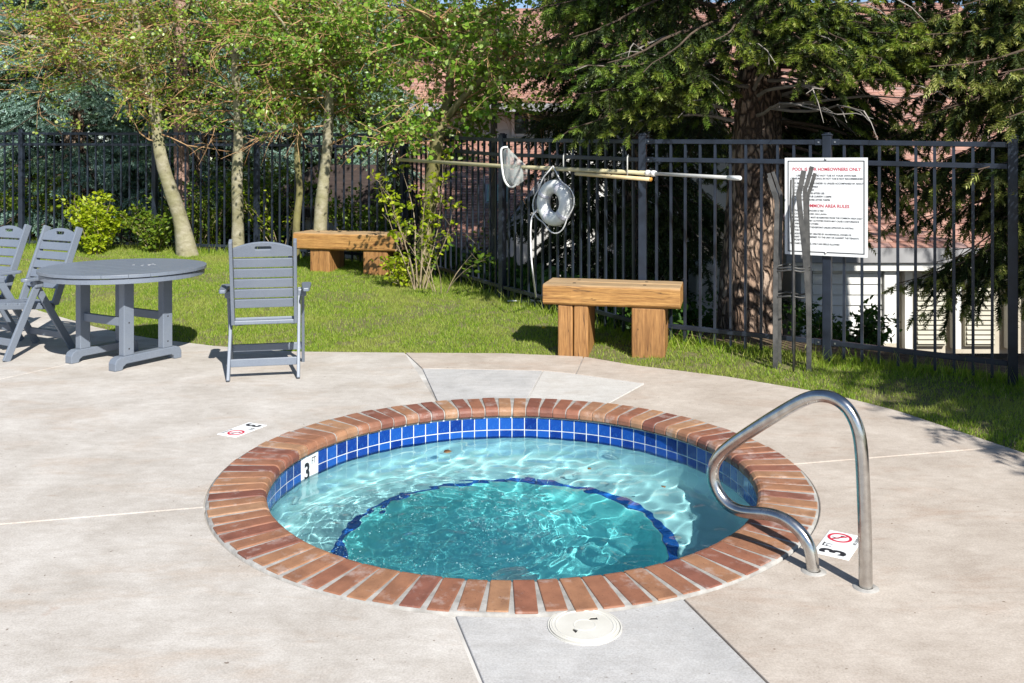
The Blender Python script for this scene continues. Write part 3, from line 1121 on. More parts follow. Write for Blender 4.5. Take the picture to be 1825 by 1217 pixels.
b = MB()
b.holed([(0.1165 * math.cos(2 * PI * i / n), 0.1165 * math.sin(2 * PI * i / n)) for i in range(n)], [lens(0.045, 0.030, 0.017, 0.012, -0.5), lens(-0.045, -0.022, 0.009, 0.014, 0.3)], 0.0015, 0.0045)
b.lathe([(0.094, 0.0045), (0.095, 0.0062), (0.098, 0.0062), (0.099, 0.0045)], 56)
b.lathe([(0.106, 0.0045), (0.107, 0.0058), (0.109, 0.0058), (0.110, 0.0045)], 56)
b.lathe([(0.034, 0.0045), (0.035, 0.0056), (0.037, 0.0056), (0.038, 0.0045)], 40)
b.build('cover', M['lid'], lid)
b = MB()
b.prism([(0.115 * math.cos(2 * PI * i / n), 0.115 * math.sin(2 * PI * i / n)) for i in range(n)], -0.009, 0.0010)
b.build('well', M['dark'], lid)  # dark disc just under the cover: shade of the openings put into its colour

# ------------------------------------------------------------------ patio furniture
def rounded_slot(w, h, n=6):
    r = h / 2
    p = []
    for sx, a0 in ((1, -PI / 2), (-1, PI / 2)):
        for i in range(n + 1):
            a = a0 + PI * i / n
            p.append((sx * (w / 2 - r) + r * math.cos(a), r * math.sin(a)))
    return p


def make_chair(label, tilt=0.125):
    t = thing('patio_chair', label, 'chair', group='grey slatted patio chairs')
    g = M['grey']
    bot, top = Vector((0, -0.165, 0.405)), Vector((0, -0.385, 1.00))
    d = (top - bot).normalized()
    nrm = Vector((0, d.z, -d.y))                           # towards the sitter
    X = Vector((1, 0, 0))
    BM_ = Matrix(((1, 0, 0, 0), (0, d.y, nrm.y, 0), (0, d.z, nrm.z, 0), (0, 0, 0, 1)))   # x across, y up the back, z to the sitter

    def B(dist):
        p = bot + d * dist
        return Matrix.Translation(p) @ BM_
    L = (top - bot).length
    for sx in (-1, 1):
        b = MB()
        p, q = bot + X * sx * 0.238 - d * 0.02, bot + X * sx * 0.238 + d * (L + 0.0)
        b.bar(p, q, 0.026, 0.062, up=nrm)
        b.build('stile', g, t, bevel=0.005)
    for k in range(5):
        b = MB()
        b.box((0, 0, 0.004), (0.446, 0.067, 0.020), M=B(0.138 + k * 0.0805))
        b.build('slat', g, t, bevel=0.004)
    w, h0, h1 = 0.223, 0.0, 0.066
    outer = [(-w, h0), (w, h0), (w, h1)]
    for i in range(1, 12):
        x = w - 2 * w * i / 12
        outer.append((x, h1 + 0.046 * (1 - (x / w) ** 2)))
    outer.append((-w, h1))
    slot = [(x, y + 0.068) for x, y in rounded_slot(0.125, 0.026)]
    b = MB()
    b.holed(outer, [slot], -0.006, 0.014, M=B(0.508))
    b.build('top_slat', g, t, bevel=0.003)
    # seat planks rise towards the front
    for k in range(5):
        y = -0.145 + k * 0.098
        z = 0.398 + (k - 0.5) * 0.098 * tilt
        b = MB()
        b.box((0, 0, 0), (0.452, 0.088, 0.022), M=Matrix.Translation((0, y + 0.045, z)) @ Matrix.Rotation(math.atan(tilt), 4, 'X'))
        o = b.build('seat_slat', g, t, bevel=0.006)
    for sx in (-1, 1):
        b = MB()
        b.bar((sx * 0.215, -0.17, 0.372 - 0.10 * tilt), (sx * 0.215, 0.325, 0.372 + 0.40 * tilt), 0.024, 0.036)
        b.build('seat_rail', g, t, bevel=0.005)
        b = MB()
        b.bar((sx * 0.262, -0.305, 0.0), (sx * 0.262, 0.045, 0.60), 0.025, 0.058, up=(0, 1, 0))
        b.build('rear_leg', g, t, bevel=0.005)
        b = MB()
        b.bar((sx * 0.290, 0.285, 0.0), (sx * 0.290, 0.010, 0.60), 0.025, 0.058, up=(0, 1, 0))
        b.build('front_leg', g, t, bevel=0.005)
        pts = []
        y0, y1 = -0.19, 0.175
        for i in range(9):
            a = PI * i / 8
            pts.append((0.040 * math.cos(a), y1 - 0.04 + 0.040 * math.sin(a)))
        pts += [(-0.028, y0 + 0.02), (-0.02, y0), (0.02, y0), (0.028, y0 + 0.02)]
        b = MB()
        b.prism([(x + sx * 0.318, y) for x, y in pts], 0.606, 0.632)
        b.build('armrest', g, t, bevel=0.006)
        b = MB()
        b.box((sx * 0.282, 0.022, 0.575), (0.072, 0.075, 0.060))
        b.build('arm_block', g, t, bevel=0.012)
    for nm, y, z, w in (('rear_stretcher', -0.243, 0.118, 0.50), ('front_stretcher', 0.222, 0.135, 0.555)):
        b = MB()
        b.box((0, y, z), (w, 0.024, 0.055))
        b.build(nm, g, t, bevel=0.004)
    b = MB()
    b.bar((-0.25, -0.168, 0.392), (0.25, -0.168, 0.392), 0.030, 0.030)
    b.build('seat_crossbar', g, t, bevel=0.006)
    t.scale = (0.92, 1, 1)
    return t


chair_a = make_chair('grey slatted folding chair standing alone, seen from behind', -0.17)
chair_a.location = (-1.827, 6.83, 0)
chair_a.rotation_euler = (0, 0, RAD(12))
chair_b = make_chair('grey slatted folding chair pressed against the round table')
chair_b.location = (-4.02, 7.52, 0)
chair_b.rotation_euler = (0, 0, RAD(150.6))
chair_c = copy_tree(chair_b)
chair_c['label'] = 'grey slatted folding chair cut off by the edge of the photo, furthest from the tub'
chair_c.location = (-4.62, 7.84, 0)
chair_c.rotation_euler = (0, 0, RAD(153))

tab = thing('patio_table', 'round slate grey patio table on two trestle feet', 'table', (-3.034, 7.20, 0), math.atan2(0.84, 0.54))
RT, TH = 0.612, 0.735
nbd = 9
for k in range(nbd):
    x0, x1 = -RT + 2 * RT * k / nbd + 0.0013, -RT + 2 * RT * (k + 1) / nbd - 0.0013
    pts = []
    xs = np.linspace(x0, x1, 8)
    for x in xs:
        pts.append((x, -math.sqrt(max(RT * RT - x * x, 0.0004))))
    for x in xs[::-1]:
        pts.append((x, math.sqrt(max(RT * RT - x * x, 0.0004))))
    b = MB()
    b.prism(pts, TH - 0.024, TH)
    b.build('plank', M['grey'], tab, bevel=0.002)
b = MB()
b.lathe([(0.598, TH - 0.030), (0.598, TH - 0.068), (0.570, TH - 0.068), (0.570, TH - 0.030)], 72, close=True)
b.build('apron', M['grey'], tab, bevel=0.002)
for x in (-0.20, 0.20):
    b = MB()
    b.box((x, 0, TH - 0.046), (0.05, 1.10, 0.040))
    b.build('crossbeam', M['grey'], tab)
for sy in (-1, 1):
    y = sy * 0.262
    prof_f = [(-0.30, 0), (-0.235, 0), (-0.228, 0.025), (-0.20, 0.042), (0.20, 0.042), (0.228, 0.025), (0.235, 0), (0.30, 0), (0.30, 0.055), (0.285, 0.085), (0.25, 0.10), (-0.25, 0.10), (-0.285, 0.085), (-0.30, 0.055)]
    b = MB()
    Mf = Matrix(((1, 0, 0, 0), (0, 0, 1, y), (0, 1, 0, 0), (0, 0, 0, 1)))
    b.prism(prof_f, -0.040, 0.040, M=Mf)
    b.build('foot', M['grey'], tab, bevel=0.006)
    for sx in (-1, 1):
        b = MB()
        b.box((sx * 0.175, y, 0.10 + (TH - 0.068 - 0.10) / 2), (0.088, 0.062, TH - 0.068 - 0.10))
        b.build('leg', M['grey'], tab, bevel=0.005)
for sx in (-1, 1):
    b = MB()
    b.box((sx * 0.175, 0, 0.345), (0.034, 0.462, 0.064))
    b.build('stretcher', M['grey'], tab, bevel=0.004)
tab.rotation_euler = (0, 0, math.atan2(0.49, 0.29))

b = MB()
for sy in (-1, 1):
    for sx in (-1, 1):
        for z in (0.345, 0.15):
            b.box((sx * 0.175, sy * 0.2935, z), (0.010, 0.002, 0.010))
b.build('screw', M['dark'], tab)

# scuffs on the table top
b = MB()
for dx, dy, l, a in ((0.12, -0.06, 0.03, 0.3), (0.15, -0.10, 0.022, 1.2), (0.17, -0.08, 0.028, -0.2), (0.20, -0.11, 0.02, 0.7), (0.10, 0.02, 0.02, 0.1), (0.22, -0.06, 0.015, 2.0)):
    b.box((dx, dy, TH + 0.0006), (l, 0.006, 0.001), rz=a)
b.build('scuff_mark', M['white_mark'], tab)


def bench(name_label, loc, rz, L, D, ztop, th, posts, endm=None):
    t = thing('timber_bench', name_label, 'bench', loc, rz, 'heavy timber benches on the lawn')
    for k, sy in enumerate((-1, 1)):
        b = MB()
        c = 0.018
        y0 = sy * (D / 4 + 0.002)
        w = D / 2 - 0.006
        n_ = 14
        poly = [(-w / 2 + c, -th / 2), (w / 2 - c, -th / 2), (w / 2, -th / 2 + c), (w / 2, th / 2 - c), (w / 2 - c, th / 2), (-w / 2 + c, th / 2), (-w / 2, th / 2 - c), (-w / 2, -th / 2 + c)]
        vs, fs = [], []
        rj = random.Random(5 + k)
        jit = [(rj.uniform(-.003, .003), rj.uniform(-.003, .003)) for _ in range(n_ + 1)]
        for i in range(n_ + 1):
            x = -L / 2 + L * i / n_
            for (a, z) in poly:
                vs.append((x, y0 + a + jit[i][0], ztop - th / 2 + z + jit[i][1] * 0.6))
        m_ = len(poly)
        for i in range(n_):
            for j in range(m_):
                fs.append((i * m_ + j, i * m_ + (j + 1) % m_, (i + 1) * m_ + (j + 1) % m_, (i + 1) * m_ + j))
        fs += [tuple(range(m_ - 1, -1, -1)), tuple(n_ * m_ + j for j in range(m_))]
        b.add(vs, fs)
        o = b.build('seat_beam', M['timber'], t, bevel=0.006)
        if endm is not None:
            b = MB()
            rows, cols = 7, 7
            vs, fs = [], []
            for i in range(rows):
                for j in range(cols):
                    yy, zz = -w / 2 + w * j / (cols - 1), -th / 2 + th * i / (rows - 1)
                    edge = i in (0, rows - 1) or j in (0, cols - 1)
                    vs.append((L / 2 + (0.002 if edge else rj.uniform(-0.001, 0.022)), y0 + yy * 0.985, ztop - th / 2 + zz * 0.985))
            for i in range(rows - 1):
                for j in range(cols - 1):
                    fs.append((i * cols + j, i * cols + j + 1, (i + 1) * cols + j + 1, (i + 1) * cols + j))
            b.add(vs, fs)
            b.build('rotten_end', M['end_grain'], o)
    for (x0, x1, dep, y_off) in posts:
        b = MB()
        b.box(((x0 + x1) / 2, y_off, (ztop - th - 0.12) / 2), (x1 - x0, dep, ztop - th + 0.12))
        b.build('leg', M['timber_post'], t, bevel=0.012)
    for x in (-L * 0.28, L * 0.24):
        for sy in (-1, 1):
            b = MB()
            b.lathe([(0.001, ztop + 0.0022), (0.014, ztop + 0.0022), (0.015, ztop - 0.01)], 14, (x + random.uniform(-.02, .02), sy * D * 0.22))
            b.build('painted_bolt_hole', M['dark'], t)  # raised dark disc; its colour stands in for the shade inside a hole
    return t


bench('thick timber bench on the lawn edge in front of the life ring fence', (0.826, 7.476, 0.0), math.atan2(-0.23, 0.973), 1.09, 0.45, 0.572, 0.165, [(-0.425, -0.305, 0.40, 0.0), (-0.297, -0.180, 0.40, 0.004), (0.165, 0.425, 0.40, 0.0)])
b2 = atY(600, 498, 11.15)
bench('timber bench with a rotten end, under the aspens behind the single chair', (-1.97, 11.33, float(zg(-1.97, 11.2)) - 0.03), RAD(-15), 1.34, 0.50, 0.515, 0.205, [(-0.46, -0.20, 0.42, 0.0), (0.245, 0.56, 0.44, 0.0)], True)

# ------------------------------------------------------------------ fence
TOPZ = np.array([1.985, 1.985, 1.975, 1.965, 1.915, 1.805, 1.745, 1.722, 1.690])       # top of the top rail at each fence corner
fen = thing('metal_fence', 'black metal picket fence around the lawn', 'fence')
pk = {}


def add_post(x, y, ztop, rz):
    zb = float(zg(x, y)) - 0.2
    b = MB()
    b.box((0, 0, (ztop + zb) / 2), (0.064, 0.064, ztop - zb))
    o = b.build('post', M['fence'], fen, bevel=0.004)
    o.location = (x, y, 0)
    o.rotation_euler = (0, 0, rz)
    b = MB()
    b.box((0, 0, ztop + 0.006), (0.074, 0.074, 0.012))
    b.prism([(0.030 * math.cos(k * PI / 4 + PI / 8), 0.030 * math.sin(k * PI / 4 + PI / 8)) for k in range(8)], ztop + 0.012, ztop + 0.022)
    b.build('post_cap', M['fence'], o, bevel=0.004)


HP = 1.55
pmb = MB()
pmb.box((0, 0, -0.5), (0.0195, 0.0195, 1.0))
picket_me = pmb.mesh('picket', M['fence'])
for i in range(len(FENCE) - 1):
    p, q = Vector(FENCE[i]), Vector(FENCE[i + 1])
    z0, z1 = TOPZ[i], TOPZ[i + 1]
    d = q - p
    Ls = d.length
    rz = math.atan2(d.y, d.x)
    u = d / Ls
    if i > 0:
        add_post(p.x, p.y, z0 + 0.03, rz if i not in (5, 6) else rz + 0.2)
    for dz, off in ((-0.020, 0.0), (-0.172, 0.0), (-HP, 0.0)):
        b = MB()
        b.bar((p.x + u.x * 0.033, p.y + u.y * 0.033, z0 + dz), (q.x - u.x * 0.033, q.y - u.y * 0.033, z1 + dz), 0.036, 0.037)
        b.build('rail', M['fence'], fen, bevel=0.003)
    n_ = max(1, int(round(Ls / 0.124)))
    for k in range(1, n_):
        t = k / n_
        x, y, zt = p.x + d.x * t, p.y + d.y * t, z0 + (z1 - z0) * t
        zb = zt - HP - 0.115
        o = link('picket', picket_me, fen, 0, (x, y, zt - 0.036), (0, 0, rz))
        o.scale = (1, 1, zt - 0.036 - zb)
        o.rotation_euler = (random.uniform(-.003, .003), random.uniform(-.003, .003), rz)
# brackets and bolts at the two posts that face the camera
for (pi, s_) in ((6, 1), (7, 1), (7, -1)):
    p, q = Vector(FENCE[pi]), Vector(FENCE[pi + s_])
    u = (q - p).normalized()
    nrm = Vector((u.y, -u.x)) * (1 if u.x > 0 else -1)
    for dz in (-0.020, -0.172, -HP):
        c = p + u * 0.06
        b = MB()
        b.box((c.x, c.y, TOPZ[pi] + dz), (0.060, 0.042, 0.046), rz=math.atan2(u.y, u.x))
        o = b.build('bracket', M['fence'], fen, bevel=0.003)
        bb = MB()
        cc = c + nrm * 0.022
        bb.box((cc.x, cc.y, TOPZ[pi] + dz), (0.012, 0.008, 0.012), rz=math.atan2(u.y, u.x))
        bb.build('bolt', M['bolt'], o)
# hooks for the poles
for (x, y, zt) in ((0.50, 8.66, 1.62), (1.00, 7.88, 1.60), (-1.22, 11.30, 1.74)):
    b = MB()
    b.tube([(x, y - 0.02, zt), (x - 0.012, y - 0.045, zt + 0.012), (x - 0.02, y - 0.06, zt - 0.01), (x - 0.02, y - 0.065, zt - 0.17)], 0.0065, 6)
    b.build('hook', M['pole'], fen, smooth=True)
# perforated end panel beside the last post, running towards the camera
p = Vector(FENCE[-1])
add_post(p.x, p.y, 1.72, RAD(-28))
pan = MB()
dirp = Vector((-0.425, -0.905))
holes = []
w_, h_ = 0.62, 1.62
hp = []
for r_ in range(40):
    for c_ in range(15):
        x = 0.025 + c_ * 0.041 + (0.0205 if r_ % 2 else 0)
        if x > w_ - 0.02:
            continue
        y = 0.02 + r_ * 0.040
        hp.append([(x + 0.0135 * math.cos(k * PI / 3), y + 0.0135 * math.sin(k * PI / 3)) for k in range(6)])
Mp = Matrix(((dirp.x, 0, dirp.y, p.x + 0.05), (dirp.y, 0, -dirp.x, p.y - 0.06), (0, 1, 0, 0.04), (0, 0, 0, 1)))
pan.holed([(0, 0), (w_, 0), (w_, h_), (0, h_)], hp, -0.002, 0.002, M=Mp)
pan.build('perforated_panel', M['fence'], fen)

# ------------------------------------------------------------------ sign on the fence
pp, pq = Vector(FENCE[6]), Vector(FENCE[8])
u = (pq - pp).normalized()
rz_s = math.atan2(u.y, u.x)
nrm = Vector((u.y, -u.x))
sg_c = Vector(FENCE[7]) + nrm * 0.052
sw, sh = 0.605, 0.745
sign = thing('pool_rules_sign', 'white rules sign with red headings bolted to the fence', 'sign', (sg_c.x - 0.004, sg_c.y, 0.838), rz_s)
sign.rotation_euler = (0, 0, rz_s)
SM = Matrix(((1, 0, 0, 0), (0, 0, -1, 0), (0, 1, 0, 0), (0, 0, 0, 1)))      # sheet in the local x-z plane, facing -y
b = MB()
b.prism([(-sw / 2, 0), (sw / 2, 0), (sw / 2, sh), (-sw / 2, sh)], -0.002, 0.002, M=SM)
b.build('panel', M['sign_white'], sign)
b = MB()
e0, e1 = 0.022, 0.029
b.holed([(-sw / 2 + e0, e0), (sw / 2 - e0, e0), (sw / 2 - e0, sh - e0), (-sw / 2 + e0, sh - e0)], [[(-sw / 2 + e1, e1), (sw / 2 - e1, e1), (sw / 2 - e1, sh - e1), (-sw / 2 + e1, sh - e1)]], 0.0024, 0.0034, M=SM)
b.build('border', M['sign_black'], sign)
lines = [
    ('POOL IS FOR HOMEOWNERS ONLY', 0.089, 0.0345, 'C', 'sign_red', 0.022, 0.5),
    ('USE THE POOL AND HOT TUB AT YOUR OWN RISK', 0.137, 0.0190, 'C', 'sign_black', 0.022, 0.44),
    ('CONSUMPTION OF ALCOHOL IN HOT TUB IS NOT RECOMMENDED', 0.160, 0.0190, 'C', 'sign_black', 0.022, 0.53),
    ('A. NO SMALL CHILDREN UNDER 10, UNLESS ACCOMPANIED BY ADULT', 0.196, 0.0185, 'L', 'sign_black', 0.022, 0.535),
    ('B. NO GLASS IN POOL AREA', 0.222, 0.0185, 'L', 'sign_black', 0.022, 0.21),
    ('C. NO DIVING ALLOWED', 0.247, 0.0185, 'L', 'sign_black', 0.022, 0.18),
    ('D. RECOVER HOT TUB AFTER USE', 0.272, 0.0185, 'L', 'sign_black', 0.022, 0.255),
    ('E. POOL AND HOT TUB CURFEW 11:00PM', 0.297, 0.0185, 'L', 'sign_black', 0.022, 0.305),
    ('F. NO EXCESSIVE NOISE AFTER 7:00PM', 0.322, 0.0185, 'L', 'sign_black', 0.022, 0.295),
    ('COMMON AREA RULES', 0.368, 0.0345, 'C', 'sign_red', 0.022, 0.335),
    ('ALL TRASH MUST BE BAGGED & TIED', 0.405, 0.0180, 'L', 'sign_black', 0.022, 0.25),
    ('NO CYCLES ALLOWED ON LAWN', 0.431, 0.0180, 'L', 'sign_black', 0.022, 0.27),
    ('PERSONAL PROPERTY MUST BE REMOVED FROM THE COMMON AREA DAILY', 0.457, 0.0180, 'L', 'sign_black', 0.022, 0.53),
    ('NO NOXIOUS OR NOISY ACTIVITIES WHICH MAY CAUSE A DISTURBANCE', 0.482, 0.0180, 'L', 'sign_black', 0.022, 0.505),
    ('   OR ANNOYANCE TO OTHERS', 0.506, 0.0180, 'L', 'sign_black', 0.022, 0.20),
    ('NO PETS ALLOWED AT RIDGEPOINT UNLESS APPROVED IN WRITING', 0.532, 0.0180, 'L', 'sign_black', 0.022, 0.465),
    ('   BY THE BOARD', 0.556, 0.0180, 'L', 'sign_black', 0.022, 0.115),
    ('ANY ADDITIONAL COST CREATED BY AN INDIVIDUAL OWNER OR', 0.583, 0.0180, 'L', 'sign_black', 0.022, 0.45),
    ('   TENANT WILL BE ASSESSED TO THE UNIT OR AGAINST THE TENANTS', 0.607, 0.0180, 'L', 'sign_black', 0.022, 0.49),
    ('   DEPOSIT', 0.631, 0.0180, 'L', 'sign_black', 0.022, 0.07),
    ('NO CHARCOAL GRILLS, ONLY GAS GRILLS ALLOWED', 0.658, 0.0180, 'L', 'sign_black', 0.022, 0.365),
]
for body, dy, size, al, mt, bd, wid in lines:
    me = text_mesh(body, size, M[mt], bd, 'CENTER' if al == 'C' else 'LEFT')
    xs = [v.co.x for v in me.vertices]
    k = wid / (max(xs) - min(xs))
    x_off = 0.005 if al == 'C' else -sw / 2 + 0.040 - min(xs) * k + (0.012 if body.startswith('   ') else 0)
    for v in me.vertices:
        v.co.x = v.co.x * k + x_off
        v.co.y += sh - dy
        v.co.z += 0.0030
    me.transform(SM)
    link('lettering', me, sign)
for z in (0.020, sh - 0.012):
    b = MB()
    b.lathe([(0.001, 0.006), (0.006, 0.005), (0.0095, 0.0)], 12, M=Matrix(((1, 0, 0, 0.0), (0, 0, -1, -0.002), (0, 1, 0, z), (0, 0, 0, 1))))
    b.build('bolt', M['bolt'], sign, smooth=True)

# ------------------------------------------------------------------ rack of bent bars beside the sign
sx0, sy0 = 2.075, 6.83
zr = float(zg(sx0, sy0))
rack = thing('metal_rack', 'tall grey rack of bent metal bars in front of the rules sign', 'rack', (sx0, sy0, zr), RAD(-12))
for (bx, by, w, lean, flare, top, kd) in ((-0.120, -0.05, 0.034, 0.012, -0.055, 1.42, 'flat'), (-0.105, 0.07, 0.026, 0.005, -0.06, 1.45, 'flat'), (-0.075, 0.12, 0.024, 0.01, -0.06, 1.46, 'flat'), (0.004, -0.11, 0.012, 0.0, 0.0, 1.42, 'rod'), (0.030, 0.10, 0.012, -0.03, 0.005, 1.40, 'rod'), (0.115, -0.07, 0.036, -0.07, 0.035, 1.47, 'flat'), (0.128, 0.03, 0.030, -0.03, 0.05, 1.50, 'flat'), (0.135, 0.10, 0.026, -0.012, 0.055, 1.45, 'flat')):
    pts = [(bx, by, -0.05), (bx, by, 0.45), (bx + lean * 0.45, by, 0.90), (bx + lean, by, top - 0.20), (bx + lean + flare * 0.25, by, top - 0.14), (bx + lean + flare, by, top)]
    b = MB()
    if kd == 'rod':
        b.tube(pts, 0.0075, 8)
        b.build('rod', M['galv'], rack, smooth=True)
    else:
        sm = relax(catmull([Vector(p) for p in pts], 6), 3)
        dd_ = [(sm[min(i + 1, len(sm) - 1)] - sm[max(i - 1, 0)]).normalized() for i in range(len(sm))]
        vs, fs = [], []
        hw = w / 2
        # an angle iron: two thin legs at right angles
        sec = [(-hw, -0.003), (hw, -0.003), (hw, w * 0.75), (hw - 0.006, w * 0.75), (hw - 0.006, 0.004), (-hw, 0.004)]
        ms = len(sec)
        for p, d_ in zip(sm, dd_):
            ax = Vector((d_.z, 0, -d_.x)).normalized()
            for (u_, v_) in sec:
                vs.append(tuple(p + ax * u_ + Vector((0, 1, 0)) * v_))
        for i in range(len(sm) - 1):
            for k in range(ms):
                fs.append((i * ms + k, i * ms + (k + 1) % ms, (i + 1) * ms + (k + 1) % ms, (i + 1) * ms + k))
        fs += [tuple(range(ms - 1, -1, -1)), tuple((len(sm) - 1) * ms + k for k in range(ms))]
        b.add(vs, fs)
        b.build('bar', M['galv'], rack)
for z in (0.545, 0.735, 0.755):
    b = MB()
    b.tube([(0.128 * math.cos(2 * PI * i / 28), 0.105 * math.sin(2 * PI * i / 28) + 0.01, z + 0.006 * math.sin(i)) for i in range(28)], 0.0065, 8, closed=True)
    b.build('hoop', M['galv'], rack, smooth=True)

# ------------------------------------------------------------------ skimmer poles, net, life ring, rope
PA, PB = Vector((-1.30, 10.62, 1.585)), Vector((1.715, 6.95, 1.428))
u3 = (PB - PA).normalized()


def on_pole(px):
    k = (px - CX) / FPX
    t = (PA.x - k * PA.y) / (k * u3.y - u3.x)
    return PA + u3 * t


pole = thing('skimmer_pole', 'long telescopic pool pole hanging along the fence', 'pool pole', tuple(PA))
iv = Matrix.Translation(-PA)
j = on_pole(1160)
b = MB()
b.tube([PA, PA.lerp(j, 0.5) + Vector((0, 0, -0.008)), j], 0.0195, 14, M=iv)
b.build('outer_tube', M['pole_old'], pole, smooth=True)
b = MB()
b.tube([j, PB], 0.0145, 14, M=iv)
b.build('inner_tube', M['pole'], pole, smooth=True)
b = MB()
b.tube([j - u3 * 0.05, j - u3 * 0.045, j - u3 * 0.02, j - u3 * 0.015, j + u3 * 0.015, j + u3 * 0.02, j + u3 * 0.05], [0.022, 0.027, 0.027, 0.022, 0.022, 0.027, 0.024], 16, M=iv)
b.build('collar', M['rope'], pole, smooth=True)
b = MB()
b.tube([PB - u3 * 0.10, PB + u3 * 0.01, PB + u3 * 0.018], [0.0185, 0.0185, 0.012], 14, M=iv)
b.build('end_cap', M['jet'], pole, smooth=True)
off = Vector((-0.03, -0.045, -0.038))
h0, h1 = on_pole(1032) + off, on_pole(1165) + off + Vector((0, 0, -0.01))
pole2 = thing('wooden_handle', 'pale yellow pole with an orange end beside the grey pool pole', 'pole', tuple(h0))
b = MB()
b.tube([h0, h1], 0.0165, 12, M=Matrix.Translation(-h0))
b.build('shaft', M['handle_yellow'], pole2, smooth=True)
b = MB()
uu = (h1 - h0).normalized()
b.tube([h1 - uu * 0.003, h1 + uu * 0.004], 0.0172, 12, M=Matrix.Translation(-h0))
b.build('end_ring', M['orange'], pole2, smooth=True)

# skimmer net: hoop and sagging bag, hanging from the pole
nc = on_pole(915) + Vector((-0.045, -0.07, 0))
net = thing('skimmer_net', 'white leaf skimmer net hanging over the pool pole', 'net', tuple(nc), 0)
hoop_px = [(893, 300), (893, 272), (898, 263), (905, 262), (914, 268), (925, 281), (938, 296), (936, 303), (939, 312), (936, 322), (928, 330), (915, 333), (905, 330), (897, 318)]
hoop = []
for px, py in hoop_px:
    q = atY(px, py, nc.y)
    hoop.append(Vector(q) - nc)
dep = Vector((0.55, -0.30, 0)).normalized()
b = MB()
frame_px = [(905, 262), (895, 264), (893, 274), (895, 300), (899, 320), (906, 331), (914, 333), (921, 328)]
fp = [Vector(atY(px, py, nc.y)) - nc for px, py in frame_px]
b.tube(catmull(fp, 4), 0.011, 8)
b.build('hoop', M['buoy'], net, smooth=True)
b = MB()
rim = catmull([Vector(atY(px, py, nc.y)) - nc for px, py in [(903, 265), (897, 270), (898, 300), (903, 322), (912, 331)]], 4)
far = catmull([Vector(atY(px, py, nc.y)) - nc for px, py in [(906, 263), (922, 280), (939, 297), (938, 316), (924, 330)]], 4)
rows = 9
vs, fs = [], []
mm = len(rim)
for i in range(rows):
    t = i / (rows - 1)
    for k in range(mm):
        p = rim[k].lerp(far[k], t)
        bulge = math.sin(PI * t) * 0.075 + 0.016 * math.sin(t * 16 + k * 0.8)
        p = p + Vector((0, -1, 0)) * bulge
        vs.append(tuple(p))
for i in range(rows - 1):
    for k in range(mm - 1):
        fs.append((i * mm + k, i * mm + k + 1, (i + 1) * mm + k + 1, (i + 1) * mm + k))
b.add(vs, fs)
b.build('bag', M['net'], net, smooth=True, recalc=False)

# life ring
uA = (Vector((1.10, 7.75, 0)) - Vector((-0.10, 9.6, 0))).normalized()
hang = on_pole(985)
rc = Vector((hang.x + 0.015, hang.y - 0.06, EYE - (361 - HY) * hang.y / FPX))
ring_t = thing('life_ring', 'white life ring hung from the pool pole on the fence', 'life ring', tuple(rc), math.atan2(uA.y, uA.x) + 0.13)
Rr, rt = 0.152, 0.064
VM = Matrix(((1, 0, 0, 0), (0, 0, -1, 0), (0, 1, 0, 0), (0, 0, 0, 1)))
b = MB()
circ = [(Rr * math.cos(2 * PI * i / 48), Rr * math.sin(2 * PI * i / 48), 0) for i in range(48)]
b.tube(circ, rt, 20, closed=True, M=VM)
b.build('ring', M['buoy'], ring_t, smooth=True)
for a0 in (0.25 * PI + 0.25, 0.75 * PI + 0.25, 1.25 * PI + 0.25, 1.75 * PI + 0.05):
    b = MB()
    b.tube([(Rr * math.cos(a0 + s), Rr * math.sin(a0 + s), 0) for s in (-0.13, -0.065, 0, 0.065, 0.13)], rt + 0.0025, 20, M=VM)
    b.build('band', M['buoy_band'], ring_t, smooth=True)
loop = []
Rq = Rr + rt + 0.012
for i in range(40):
    a = PI / 2 + 0.35 + (2 * PI - 0.7) * i / 39
    sag = 0.055 * abs(math.sin((a - PI / 4 - 0.2) * 2)) ** 1.5
    loop.append(Vector((math.cos(a) * (Rq + sag), math.sin(a) * (Rq + sag), 0.02)))
top_pt = Vector((0.0, hang.z - rc.z + 0.018, 0.02))
b = MB()
b.tube([top_pt] + loop + [top_pt], 0.0065, 6, M=VM)
b.build('grab_line', M['rope'], ring_t, smooth=True)
# throwing rope to the coil on the grass
r0 = Vector(atY(956, 375, rc.y - 0.02))
r1 = Vector(atY(947, 392, rc.y - 0.05))
r2 = Vector(atY(946, 440, rc.y - 0.07))
r3 = Vector(atY(950, 490, rc.y - 0.09))
gpt = at(957, 543, float(zg(0.2, 8.7)) + 0.02)
r4 = Vector(gpt)
rope = thing('rope', 'white throwing rope dropping from the life ring to a coil on the grass', 'rope', tuple(r4))
ir = Matrix.Translation(-r4)
b = MB()
b.tube(catmull([r0, r1, r2, r3, r4], 6), 0.0075, 7, M=ir)
b.build('line', M['rope'], rope, smooth=True)
rj = random.Random(3)
b = MB()
pts = []
for i in range(150):
    a = i * 0.42
    rad = 0.06 + 0.05 * math.sin(i * 0.13) + rj.uniform(-.015, .015)
    cx_ = 0.12 + 0.11 * math.sin(i * 0.05)
    cy_ = -0.12 - 0.10 * math.sin(i * 0.05)
    pts.append(Vector((cx_ + rad * math.cos(a) * 1.3, cy_ + rad * math.sin(a) * 0.8, 0.045 + 0.055 * abs(math.sin(i * 0.11)) + rj.uniform(0, 0.014))))
tail = [Vector((-0.30, 0.05, 0.03)), Vector((-0.20, 0.02, 0.035)), Vector((-0.05, -0.02, 0.03))]
b.tube(catmull(tail + pts, 3), 0.0085, 6)
b.build('coil', M['rope'], rope, smooth=True)

